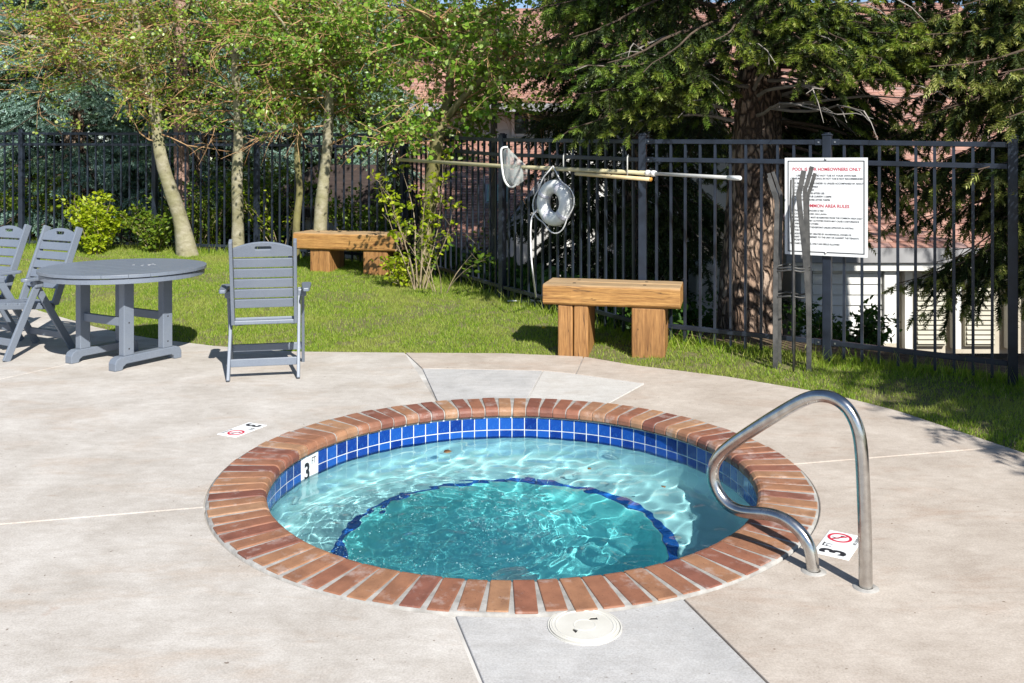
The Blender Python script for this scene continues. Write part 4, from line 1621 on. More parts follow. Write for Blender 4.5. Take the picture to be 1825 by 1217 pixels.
# ------------------------------------------------------------------ houses beyond the fence
def shingles(name, A, B_, C_, D_, parent, row=0.15, wid=0.30, seed=1):
    """overlapping shingles over the quad A B (eave) C D (ridge)"""
    A, B_, C_, D_ = (Vector(p) for p in (A, B_, C_, D_))
    r = random.Random(seed)
    nz = (B_ - A).cross(D_ - A).normalized()
    if nz.z < 0:
        nz = -nz
    rows = int((D_ - A).length / row)
    vs, fs = [], []
    for i in range(rows):
        t0, t1 = i / rows, min(1, (i + 1.15) / rows)
        l0, r0_ = A.lerp(D_, t0), B_.lerp(C_, t0)
        l1, r1_ = A.lerp(D_, t1), B_.lerp(C_, t1)
        W = (r0_ - l0).length
        x = -r.random() * wid
        while x < W:
            w = wid * r.uniform(0.7, 1.2)
            a, c = max(0, x) / W, min(W, x + w - 0.006) / W
            x += w
            if c - a < 0.002:
                continue
            j = r.uniform(-0.012, 0.012) * (D_ - A).normalized()
            h = nz * (0.016 + r.uniform(0, 0.008))
            p0, p1 = l0.lerp(r0_, a) + j + h, l0.lerp(r0_, c) + j + h
            p2, p3 = l1.lerp(r1_, c) + nz * 0.004, l1.lerp(r1_, a) + nz * 0.004
            q0, q1 = p0 - nz * 0.018, p1 - nz * 0.018
            k = len(vs)
            vs += [tuple(p0), tuple(p1), tuple(p2), tuple(p3), tuple(q0), tuple(q1)]
            fs += [(k, k + 1, k + 2, k + 3), (k + 4, k + 5, k + 1, k)]
    b = MB()
    b.add(vs, fs)
    o = b.build(name, M['shingle'], parent, recalc=False)
    o['kind'] = 'stuff'
    return o


def plank_wall(p, q, z0, z1, parent, m, step=0.2, th=0.02):
    """lap siding boards from plan point p to q"""
    p, q = Vector((*p, 0)), Vector((*q, 0))
    u_ = (q - p).normalized()
    nn = Vector((u_.y, -u_.x, 0))
    k = 0
    z = z0
    while z < z1 - 0.02:
        zt = min(z + step - 0.008, z1)
        b = MB()
        v = []
        for e in (p, q):
            v += [e + Vector((0, 0, z)) + nn * (th + 0.012), e + Vector((0, 0, zt)) + nn * th * 0.6, e + Vector((0, 0, zt)) - nn * 0.02, e + Vector((0, 0, z)) - nn * 0.02]
        b.add([tuple(x) for x in v], [(0, 1, 2, 3), (7, 6, 5, 4), (0, 4, 5, 1), (1, 5, 6, 2), (2, 6, 7, 3), (3, 7, 4, 0)])
        b.build('siding_board', m, parent)
        z += step
        k += 1


def window(cx, cz, w, h, y, parent):
    b = MB()
    b.holed([(-w / 2 - .06, -h / 2 - .06), (w / 2 + .06, -h / 2 - .06), (w / 2 + .06, h / 2 + .06), (-w / 2 - .06, h / 2 + .06)], [[(-w / 2, -h / 2), (-.02, -h / 2), (-.02, h / 2), (-w / 2, h / 2)], [(.02, -h / 2), (w / 2, -h / 2), (w / 2, h / 2), (.02, h / 2)]], 0, 0.06, M=Matrix(((1, 0, 0, cx), (0, 0, -1, y), (0, 1, 0, cz), (0, 0, 0, 1))))
    f_ = b.build('window', M['siding'], parent)
    b = MB()
    b.box((cx, y - 0.012, cz), (w, 0.012, h))
    b.build('pane', M['glass'], f_)
    return f_


# far townhouse with the high roof
ha = thing('townhouse', 'white townhouse with a red shingle roof behind the middle of the fence', 'house', (0, 19, -1.6), 0)
iv = Vector((0, -19, 1.6))


def V3(x, y, z):
    return (x, y - 19, z + 1.6)


X0, X1 = -3.0, 5.9
b = MB()
b.box(V3((X0 + X1) / 2, 22.0, 0.55), (X1 - X0, 5.6, 4.3))
b.build('wall', M['siding'], ha)
plank_wall((X0, 0.19), (X1, 0.19), 2.9, 4.25, ha, M['siding'], 0.19)
b = MB()
b.add([V3(X0 - .3, 18.4, 2.72), V3(X1 + .3, 18.4, 2.72), V3(X1 + .3, 25, 5.70), V3(X0 - .3, 25, 5.70), V3(X0 - .3, 31.6, 2.72), V3(X1 + .3, 31.6, 2.72)], [(0, 1, 2, 3), (3, 2, 5, 4), (0, 3, 4), (1, 5, 2)])
b.build('roof', M['dark_wood'], ha)
shingles('shingles', V3(X0 - .3, 18.35, 2.75), V3(X1 + .3, 18.35, 2.75), V3(X1 + .3, 25, 5.76), V3(X0 - .3, 25, 5.76), ha, 0.16, 0.32, 4)
b = MB()
b.box(V3((X0 + X1) / 2, 18.36, 2.66), (X1 - X0 + .6, 0.04, 0.16))
b.build('fascia', M['trim'], ha)
window(0.36, 4.02, 0.62, 0.52, -0.02 + 0.17, ha)
window(1.9, 4.0, 0.7, 0.55, 0.15, ha)
# gabled dormer
b = MB()
b.add([V3(1.2, 18.9, 2.9), V3(2.8, 18.9, 2.9), V3(2.8, 18.9, 3.1), V3(2.0, 18.9, 3.75), V3(1.2, 18.9, 3.1), V3(1.2, 20.6, 2.9), V3(2.8, 20.6, 2.9), V3(2.8, 20.6, 3.1), V3(2.0, 20.6, 3.75), V3(1.2, 20.6, 3.1)], [(0, 1, 2, 3, 4), (1, 6, 7, 2), (5, 0, 4, 9)])
dm = b.build('dormer', M['siding'], ha)
for s_ in (-1, 1):
    b = MB()
    b.bar(V3(2.0, 19.7, 3.86), V3(2.0 + s_ * 1.05, 19.7, 3.03), 1.9, 0.06, up=(0, 0, 1))
    b.build('dormer_roof', M['shingle'], dm)
b = MB()
b.box(V3(2.0, 18.88, 3.16), (0.32, 0.03, 0.40))
b.build('dormer_pane', M['green_glass'], dm)

# low annex with the roof seen through the pickets
an = thing('annex', 'low white annex whose shingle roof shows through the pickets behind the net', 'house', (0, 15, -1.5), 0)


def V4(x, y, z):
    return (x, y - 15, z + 1.5)


RB = [(-1.95, 13.5, 0.27), (-0.36, 13.5, 0.27), (1.14, 18.85, 1.98), (-2.3, 18.85, 1.98)]
b = MB()
b.add([V4(*RB[0]), V4(*RB[1]), V4(*RB[2]), V4(*RB[3])] + [V4(p[0], p[1], p[2] - 0.10) for p in RB], [(0, 1, 2, 3), (7, 6, 5, 4), (0, 4, 5, 1), (1, 5, 6, 2), (2, 6, 7, 3), (3, 7, 4, 0)])
b.build('roof', M['dark_wood'], an)
up_ = Vector((0, 0, 0.02))
shingles('shingles', Vector(V4(*RB[0])) + up_, Vector(V4(*RB[1])) + up_, Vector(V4(*RB[2])) + up_, Vector(V4(*RB[3])) + up_, an, 0.13, 0.24, 9)
b = MB()
b.bar(V4(-0.33, 13.5, 0.20), V4(1.17, 18.85, 1.91), 0.035, 0.20)
b.bar(V4(-1.95, 13.47, 0.20), V4(-0.33, 13.47, 0.20), 0.035, 0.16)
b.build('fascia', M['trim'], an)
b = MB()
W_ = [(-1.9, 14.0), (-0.55, 14.0), (0.86, 18.8), (-1.9, 18.8)]
zt = lambda y: 0.27 + (y - 13.5) / 5.35 * 1.71 - 0.11
vs = [V4(x, y, -1.5) for x, y in W_] + [V4(x, y, zt(y)) for x, y in W_]
b.add(vs, [(0, 1, 5, 4), (1, 2, 6, 5), (2, 3, 7, 6), (3, 0, 4, 7)])
b.build('wall', M['siding'], an)
sk = MB()
skc = Vector(V4(-0.25, 15.55, zt(15.55) + 0.11))
sl = math.atan2(1.71, 5.35)
sk.box((0, 0, 0.06), (0.42, 0.95, 0.12), M=Matrix.Translation(skc) @ Matrix.Rotation(sl, 4, 'X'))
so = sk.build('skylight', M['trim'], an)
sk = MB()
sk.box((0, 0, 0.125), (0.34, 0.86, 0.02), M=Matrix.Translation(skc) @ Matrix.Rotation(sl, 4, 'X'))
sk.build('pane', M['green_glass'], so)

# low white garden wing left of it
wg = thing('garden_wing', 'low white sided wing behind the fence beside the far bench', 'building', (-2.4, 14.6, -1.4), 0)
b = MB()
b.box((0.0, 0.9, 1.05), (1.75, 1.7, 2.1))
b.build('wall', M['siding'], wg)
plank_wall((-0.88, 0.03), (0.88, 0.03), 0.9, 2.1, wg, M['siding'], 0.165)
b = MB()
b.box((0.0, 0.8, 2.17), (2.0, 2.2, 0.13))
b.build('roof', M['dark_wood'], wg)
b = MB()
b.holed([(-0.16, -0.16), (0.16, -0.16), (0.16, 0.16), (-0.16, 0.16)], [[(-0.12, -0.12), (0.12, -0.12), (0.12, 0.12), (-0.12, 0.12)]], 0, 0.05, M=Matrix(((1, 0, 0, 0.25), (0, 0, -1, 0.0), (0, 1, 0, 1.28), (0, 0, 0, 1))))
vf = b.build('window', M['siding'], wg)
b = MB()
b.box((0.25, -0.01, 1.28), (0.24, 0.02, 0.24))
b.build('pane', M['glass'], vf)

# right-hand house
hb = thing('shingled_house', 'pale house with a wide red shingle roof behind the rules sign', 'house', (3.4, 10.9, -0.75), 0)


def V5(x, y, z):
    return (x - 3.4, y - 10.9, z + 0.75)


b = MB()
b.add([V5(3.25, 10.78, 0.52), V5(9.6, 10.78, 0.52), V5(9.6, 20, 5.0), V5(3.25, 20, 5.0), V5(3.25, 26, 2.2), V5(9.6, 26, 2.2)], [(0, 1, 2, 3), (3, 2, 5, 4)])
b.build('roof', M['dark_wood'], hb)
shingles('shingles', V5(3.22, 10.74, 0.545), V5(9.6, 10.74, 0.545), V5(9.6, 20, 5.04), V5(3.22, 20, 5.04), hb, 0.14, 0.27, 14)
b = MB()
b.box(V5(6.4, 10.74, 0.47), (6.4, 0.04, 0.17))
b.build('fascia', M['trim'], hb)
b = MB()
b.box(V5(6.4, 10.80, 0.33), (6.35, 0.07, 0.09))
b.build('gutter_board', M['siding'], hb)
b = MB()
b.box(V5(6.45, 14.2, -0.1), (6.1, 6.2, 1.3))
b.build('wall', M['siding_tan'], hb)
b = MB()
b.box(V5(3.90, 11.3, -0.22), (0.95, 0.80, 1.05))
b.build('wing_wall', M['siding'], hb)
plank_wall((V5(3.55, 0, 0)[0], -0.02), (V5(4.36, 0, 0)[0], -0.02), 0.12, 1.03, hb, M['siding'], 0.125, 0.012)
b = MB()
b.box(V5(4.47, 10.88, -0.10), (0.17, 0.10, 0.95))
b.build('corner_board', M['siding'], hb)
for x in (5.03, 5.62):
    b = MB()
    b.box(V5(x, 11.07, -0.25), (0.36, 0.05, 0.80))
    sh_ = b.build('shutter', M['louver'], hb)
    for k in range(13):
        b = MB()
        b.bar(V5(x - 0.165, 11.038, -0.605 + k * 0.058), V5(x + 0.165, 11.038, -0.605 + k * 0.058), 0.02, 0.045, up=(0, 0.55, 1))
        b.build('louver_slat', M['louver'], sh_)
for x in (4.74, 5.32, 5.97):
    b = MB()
    b.box(V5(x, 11.04, -0.2), (0.09, 0.10, 0.95))
    b.build('porch_post', M['siding'], hb)
b = MB()
b.box(V5(6.65, 11.2, -0.14), (0.85, 0.6, 1.0))
b.build('stucco_wing', M['siding'], hb)
b = MB()
b.box(V5(2.62, 11.2, -0.25), (0.85, 0.5, 1.2))
b.build('side_wall', M['siding'], hb)

# dark timber stair rising behind the fence at the left
st = thing('timber_stair', 'dark sloping timber stair behind the aspens and the fence', 'stair', (-4.2, 14.6, 0.1), 0)
b = MB()
b.bar((-0.5, 0, 0.25), (1.15, 0.4, 1.35), 0.06, 0.26)
b.build('stringer', M['dark_wood'], st)
b = MB()
b.bar((-0.5, 0.7, 0.25), (1.15, 1.1, 1.35), 0.06, 0.26)
b.build('stringer', M['dark_wood'], st)
for k in range(7):
    b = MB()
    t = k / 7
    b.box((-0.4 + 1.6 * t, 0.38 + 0.4 * t, 0.37 + 1.05 * t), (0.26, 0.72, 0.035), rz=0.24)
    b.build('tread', M['dark_wood'], st)
b = MB()
b.box((1.6, 0.9, 0.70), (0.9, 0.9, 1.45))
b.build('landing', M['dark_wood'], st)

# ------------------------------------------------------------------ vegetation helpers
def frames(d):
    """orthonormal frames with x along the directions d (n,3)"""
    d = d / np.linalg.norm(d, axis=1, keepdims=True)
    ref = np.where(np.abs(d[:, 2:3]) > 0.9, np.array([[1.0, 0, 0]]), np.array([[0, 0, 1.0]]))
    y = np.cross(ref, d)
    y /= np.linalg.norm(y, axis=1, keepdims=True)
    z = np.cross(d, y)
    return np.stack([d, y, z], -1)                        # columns


def place(tv, tf, pos, fr, scale, roll, r):
    """copies of the template (tv, tf) at pos, x axis along the frame, rolled about x"""
    n = len(pos)
    c, s = np.cos(roll), np.sin(roll)
    R = np.zeros((n, 3, 3))
    R[:, 0, 0] = 1
    R[:, 1, 1], R[:, 1, 2], R[:, 2, 1], R[:, 2, 2] = c, -s, s, c
    A = fr @ R
    v = np.einsum('nij,kj->nki', A, tv) * np.asarray(scale)[:, None, None] + pos[:, None, :]
    f = tf[None] + (np.arange(n) * len(tv))[:, None, None]
    return v.reshape(-1, 3), f.reshape(-1, tf.shape[1])


# leaf: six-sided, slightly folded, x from stalk to tip (unit length)
LEAF_V = np.array([[0.0, 0, 0], [0.30, 0.42, 0.06], [0.70, 0.36, 0.03], [1.0, 0, -0.06], [0.70, -0.36, 0.03], [0.30, -0.42, 0.06]])
LEAF_F = np.array([[0, 3, 1], [1, 3, 2], [0, 4, 3], [0, 5, 4]])
NARROW_V = LEAF_V * np.array([1, 0.62, 1])


def sprig_template(K, r, w=0.034, ln0=0.27):
    """a spruce twig with needles all round, unit length along x"""
    v, f = [], []
    for k in range(K):
        x = (k + 0.5) / K
        a = k * 2.399 + r.random() * 0.4
        ca, sa = math.cos(a), math.sin(a) * 0.85
        ln = ln0 * (1.0 - 0.3 * x)
        base = np.array([x * 0.88, 0, 0])
        tip = base + np.array([ln * 0.72, ca * ln, sa * ln])
        side = np.array([w * 0.6, -sa * w, ca * w])
        i = len(v)
        v += [base - side, base + side, tip]
        f.append((i, i + 1, i + 2))
    return np.array(v), np.array(f)


SPR_A = sprig_template(22, random.Random(1), 0.056, 0.33)
SPR_B = sprig_template(18, random.Random(2), 0.055, 0.30)


def spruce_boughs(boughs, r, sprig, slen, spacing, twig_r=0.006, width=0.55, hang=0.35, bare=0.25):
    """boughs: (origin, azimuth, elevation, length). returns needle verts/faces, tip verts/faces and an MB of twigs"""
    P, D, S, T = [], [], [], []
    tw = MB()
    for (o, az, el, L) in boughs:
        o = np.array(o, float)
        nseg = 8
        pts = [o]
        e = el
        h = np.array([math.cos(az), math.sin(az)])
        for i in range(nseg):
            d = np.array([h[0] * math.cos(e), h[1] * math.cos(e), math.sin(e)])
            pts.append(pts[-1] + d * L / nseg)
            e -= (0.10 if i < nseg * 0.6 else -0.10) + r.uniform(-0.03, 0.03)
        pts = np.array(pts)
        tw.tube([tuple(p) for p in pts], [max(0.004, twig_r * (2.4 * (1 - i / nseg) + 0.5)) for i in range(nseg + 1)], 5, caps=False)
        s = bare * L
        side = 1
        while s < L:
            t = s / L * nseg
            i = min(int(t), nseg - 1)
            p = pts[i] + (pts[i + 1] - pts[i]) * (t - i)
            fwd = pts[i + 1] - pts[i]
            fwd /= np.linalg.norm(fwd)
            lat = np.array([-h[1], h[0], 0]) * side
            fr_ = s / L
            bl = width * (0.35 + 1.1 * fr_ * (1.0 - fr_) * 2.2) * r.uniform(0.55, 1.15) * (1 if fr_ < 0.85 else 0.6)
            bd = fwd * r.uniform(0.45, 0.9) + lat * r.uniform(0.7, 1.0) + np.array([0, 0, -hang * r.uniform(0.3, 1.5)])
            bd /= np.linalg.norm(bd)
            nb = max(1, int(bl / (slen * 0.55)))
            q = p.copy()
            tw_pts = [tuple(q)]
            for k in range(nb):
                q2 = q + bd * bl / nb
                bd = bd + np.array([0, 0, -0.10 * hang]) + np.array([r.uniform(-.12, .12), r.uniform(-.12, .12), r.uniform(-.06, .08)])
                bd /= np.linalg.norm(bd)
                P.append(q2 - bd * slen * 0.3)
                D.append(bd.copy())
                S.append(slen * r.uniform(0.8, 1.25))
                T.append(1 if k == nb - 1 else 0)
                for sd in (-1, 1):
                    if r.random() < 0.75:
                        ld = bd * 0.8 + np.cross(bd, [0, 0, 1]) * sd * 0.8 + np.array([0, 0, r.uniform(-.25, .1)])
                        P.append(q2 - bd * slen * 0.2)
                        D.append(ld)
                        S.append(slen * r.uniform(0.6, 1.0))
                        T.append(1 if (k == nb - 1 or r.random() < 0.12) else 0)
                q = q2
                tw_pts.append(tuple(q))
            tw.tube(tw_pts, twig_r * 0.55, 3, caps=False)
            s += spacing * r.uniform(0.7, 1.3)
            side = -side
    P, D, S, T = np.array(P), np.array(D), np.array(S), np.array(T)
    rr_ = np.random.default_rng(int(r.random() * 1e6))
    roll = rr_.random(len(P)) * 6.28
    out = []
    for k in (0, 1):
        m_ = T == k
        out.append(place(sprig[0], sprig[1], P[m_], frames(D[m_]), S[m_], roll[m_], r))
    return out[0], out[1], tw


def trunk_mesh(pts, radii, n=14, flare=0.0, wob=0.06, seed=0):
    r = random.Random(seed)
    ps = catmull([Vector(p) for p in pts], 4)
    m = len(ps)
    k = len(pts) - 1
    rad = []
    for i in range(m):
        t = i / (m - 1) * k
        j = min(int(t), k - 1)
        rad.append(radii[j] + (radii[j + 1] - radii[j]) * (t - j))
    b = MB()
    b.tube(ps, rad, n)
    vs = []
    for idx, v in enumerate(b.v):
        i, a = idx // n, idx % n
        c = ps[min(i, m - 1)]
        d = Vector(v) - c
        s = 1 + wob * math.sin(a * 2.1 + i * 0.7 + seed) + wob * 0.7 * r.uniform(-1, 1)
        if flare and i < 5:
            s *= 1 + flare * (1 - i / 5) ** 2 * (0.6 + 0.6 * abs(math.sin(a * 6.28 / n * 2.5 + seed)))
        vs.append(tuple(c + d * s))
    b.v = vs
    return b


def spruce_tree(label, loc, height, r0, boughs, mat_n, mat_t, bark, group, trunk_pts=None, sprig=None, slen=0.16, spacing=0.075, seed=0, width=0.55, hang=0.35, trunk_h=None, flare=0.35, bare=0.25, twig_r=0.006):
    t = thing('spruce_tree', label, 'tree', loc, 0, group)
    r = random.Random(seed)
    tp = trunk_pts or [(0, 0, -0.3), (0.0, 0, 0.5), (0.02, 0, height * 0.3), (0, 0.02, height * 0.65), (0, 0, height)]
    rad = [r0 * 1.1, r0, r0 * 0.82, r0 * 0.45, 0.03]
    trunk_mesh(tp, rad, 18, flare, 0.07, seed).build('trunk', bark, t, smooth=True)
    n1, n2, tw = spruce_boughs(boughs, r, sprig or SPR_A, slen, spacing, twig_r, width, hang, bare)
    link('crown', np_mesh('crown', n1[0], n1[1], mat_n), t)
    if len(n2[0]):
        link('new_growth', np_mesh('new_growth', n2[0], n2[1], mat_t), t)
    tw.build('branches', M['spruce_twig'], t, recalc=False)
    return t


def whorls(r, z0, z1, n, L0, L1, el=(-0.05, 0.25), az=None):
    out = []
    for i in range(n):
        f = (i + r.random()) / n
        z = z0 + (z1 - z0) * f
        a = i * 2.4 + r.uniform(-.4, .4) if az is None else r.uniform(*az)
        out.append(((0, 0, z), a, r.uniform(*el), (L0 + (L1 - L0) * f) * r.uniform(0.8, 1.15)))
    return out


# ------------------------------------------------------------------ the big spruce by the sign
r = random.Random(21)
TX, TY = 2.24, 8.55
tz = float(zg(TX, TY))
bg = []
# fans of boughs towards the tub, left and right, all above the fence
for i in range(104):
    az = r.uniform(PI * 0.92, PI * 2.10)                   # towards the viewer's side
    z = 2.15 + 3.4 * r.random() ** 1.3
    L = r.uniform(1.4, 2.6) * (1.0 if z > 2.6 else 0.85)
    if PI * 1.0 < az < PI * 1.42:
        L = min(L, 1.9)
        z = max(z, 2.35)
    if PI * 1.36 <= az < PI * 1.9:
        L = min(L, 1.6)
        z = max(z, 2.75)
    bg.append(((0.12 * math.cos(az), 0.12 * math.sin(az), z), az, r.uniform(-0.05, 0.40), L))
for i in range(34):
    az = r.uniform(0.0, PI)
    z = 2.1 + 3.2 * r.random()
    bg.append(((0.1 * math.cos(az), 0.1 * math.sin(az), z), az, r.uniform(-0.25, 0.2), r.uniform(1.3, 2.6)))
for i in range(36):                                       # low boughs behind, to the right of the trunk
    az = r.uniform(-0.02 * PI, 0.42 * PI)
    bg.append(((0.12 * math.cos(az), 0.12 * math.sin(az), 1.35 + 1.3 * r.random()), az, r.uniform(-0.12, 0.15), r.uniform(1.3, 2.3)))
bg += whorls(r, 5.4, 11.0, 34, 2.7, 0.5, (-0.1, 0.2))
big = spruce_tree('huge spruce with a thick scaly trunk behind the rules sign', (TX, TY, tz), 12.0, 0.285, bg, M['needle'], M['needle_tip'], M['spruce_bark'], 'spruces round the pool', trunk_pts=[(-0.06, 0, -0.4), (-0.03, 0, 0.35), (0.03, 0, 1.6), (0.10, 0.05, 4.5), (0.1, 0.1, 12.0)], slen=0.125, spacing=0.085, seed=3, width=0.55, hang=0.60, bare=0.30, flare=0.22, twig_r=0.007)
# bare grey limbs under the crown
b = MB()
rj = random.Random(8)
for i in range(26):
    az = rj.uniform(PI * 0.9, PI * 2.2)
    z = rj.uniform(1.95, 2.9)
    p = Vector((0.2 * math.cos(az), 0.2 * math.sin(az), z))
    d = Vector((math.cos(az), math.sin(az), rj.uniform(-0.25, 0.3)))
    pts = [p]
    L = rj.uniform(0.6, 1.6)
    for k in range(6):
        d = (d + Vector((rj.uniform(-.25, .25), rj.uniform(-.25, .25), rj.uniform(-.22, .12)))).normalized()
        pts.append(pts[-1] + d * L / 6)
        if k > 1:
            dd_ = (d + Vector((rj.uniform(-.9, .9), rj.uniform(-.9, .9), rj.uniform(-.7, .3)))).normalized()
            b.tube([pts[-1], pts[-1] + dd_ * 0.15, pts[-1] + dd_ * 0.28 + Vector((0, 0, -0.05))], [0.006, 0.004, 0.002], 4, caps=False)
    b.tube(pts, [0.020, 0.016, 0.013, 0.010, 0.008, 0.006, 0.003], 5, caps=False)
b.build('dead_branches', M['dead_twig'], big, recalc=False)

# conifer just outside the frame on the right, hanging into it
r = random.Random(31)
bg = []
for i in range(72):
    az = r.uniform(PI * 0.66, PI * 1.20)
    z = 1.9 + 2.8 * r.random()
    bg.append(((0.1 * math.cos(az), 0.1 * math.sin(az), z), az, r.uniform(-0.05, 0.30), r.uniform(1.3, 2.3)))
for i in range(26):
    az = r.uniform(PI * 0.60, PI * 0.93)
    bg.append(((0, 0, 1.15 + 0.9 * r.random()), az, r.uniform(-0.25, 0.12), r.uniform(1.2, 2.4)))
bg += whorls(r, 4.0, 9.0, 24, 1.6, 0.4)
spruce_tree('spruce reaching in with pale hanging sprays above the end of the fence', (5.35, 7.3, float(zg(5.35, 7.3))), 10.0, 0.19, bg, M['needle'], M['needle_pale'], M['spruce_bark'], 'spruces round the pool', slen=0.125, spacing=0.085, seed=5, width=0.55, hang=0.75, twig_r=0.006)

# conifer standing beside the deck, outside the picture: it shades the lawn at the right
r = random.Random(41)
bg = []
for i in range(165):
    az = r.uniform(PI * 0.35, PI * 1.65)
    z = 1.6 + 2.5 * r.random()
    bg.append(((0, 0, z), az, r.uniform(0.0, 0.22), r.uniform(1.4, 2.40) if r.random() < 0.96 else 2.9))
bg += whorls(r, 4.2, 5.6, 16, 1.1, 0.3)
spruce_tree('broad young spruce beside the deck that shades the lawn at the right', (6.15, 2.35, -0.02), 6.0, 0.16, bg, M['needle'], M['needle_tip'], M['spruce_bark'], 'spruces round the pool', sprig=SPR_B, slen=0.25, spacing=0.095, seed=6, width=0.75, hang=0.35, twig_r=0.006)

# spruces behind the fence; meshes shared between alike ones
r = random.Random(51)
dark = spruce_tree('dark spruce in front of the white annex wall', (1.55, 11.6, -0.9), 9.0, 0.15, whorls(r, 0.6, 8.7, 150, 2.2, 0.3, (-0.3, 0.15)), M['needle'], M['needle'], M['spruce_bark'], 'spruces beyond the fence', sprig=SPR_B, slen=0.20, spacing=0.13, seed=7, width=0.6, hang=0.5, twig_r=0.004)
r = random.Random(52)
blue = spruce_tree('blue spruce behind the fence at the far left, beside the yellow bush', (-7.2, 15.1, 0.0), 9.0, 0.18, whorls(r, 0.2, 8.8, 190, 2.4, 0.25, (-0.15, 0.2)), M['needle_blue'], M['needle_blue'], M['spruce_bark'], 'spruces beyond the fence', sprig=SPR_B, slen=0.20, spacing=0.115, seed=8, width=0.62, hang=0.3, twig_r=0.006)


def more(src, label, loc, s, rz):
    c = copy_tree(src)
    c['label'] = label
    c.location = loc
    c.scale = (s, s, s)
    c.rotation_euler = (0, 0, rz)
    return c


more(blue, 'blue spruce behind the leaning aspen', (-5.35, 15.6, -0.2), 0.95, 1.3)
more(dark, 'dark spruce behind the straight aspen', (-4.0, 17.6, -0.5), 1.15, 2.1)
more(blue, 'blue green spruce behind the thick aspen by the far bench', (-3.05, 16.6, -0.6), 0.9, 3.9)
more(dark, 'small dark spruce before the white garden wing', (-1.75, 13.7, -0.75), 0.36, 0.7)
more(dark, 'tall dark spruce furthest left behind the blue spruce', (-9.0, 18.0, -0.6), 1.25, 4.4)
more(dark, 'tall dark spruce behind the timber stair', (-6.1, 19.5, -0.8), 1.35, 5.2)
more(dark, 'tall dark spruce between the stair and the townhouse', (-2.9, 20.5, -0.9), 1.2, 0.3)
more(blue, 'blue green spruce behind the yellow bush and the leftmost fence post', (-6.3, 17.8, -0.5), 1.1, 0.2)
more(dark, 'dark spruce filling the gap behind the crooked thin aspen', (-3.6, 18.9, -0.8), 1.0, 3.0)
more(dark, 'far dark spruce at the left edge behind all the others', (-10.5, 20.5, -0.8), 1.4, 2.6)
more(dark, 'dark spruce close behind the life ring and its fence panel', (0.95, 12.6, -1.0), 0.62, 2.4)
more(dark, 'dark spruce behind the pole end, left of the huge trunk', (2.15, 12.4, -1.1), 0.6, 5.1)
more(blue, 'blue spruce furthest left, outside the end of the fence', (-10.6, 15.6, -0.2), 1.05, 2.2)
more(dark, 'tall dark spruce left of the furthest blue spruce', (-14.0, 18.5, -0.6), 1.3, 1.1)
# reddish trunk seen between the pickets left of the straight aspen
sp = thing('pine_trunk', 'pinkish pine trunk between pickets beside the leaning aspen', 'tree', (-4.83, 13.55, 0.2))
trunk_mesh([(0, 0, -0.2), (-0.02, 0, 0.8), (-0.05, 0, 2.2), (-0.05, 0, 5.5)], [0.12, 0.11, 0.10, 0.06], 12, 0.2, 0.06, 4).build('trunk', bark_mat('pink_bark', (0.25, 0.15, 0.115), (0.38, 0.25, 0.20), (0.08, 0.045, 0.035), (1, 1, 0.5), 10, 0.9, 0.03), sp, smooth=True)
r = random.Random(77)
n1, n2, tw = spruce_boughs([((-.05, 0, 2.0 + 0.2 * i), i * 2.4, 0.1, 1.1) for i in range(16)], r, SPR_B, 0.2, 0.13, 0.005, 0.5, 0.3)
link('crown', np_mesh('crown', n1[0], n1[1], M['needle']), sp)


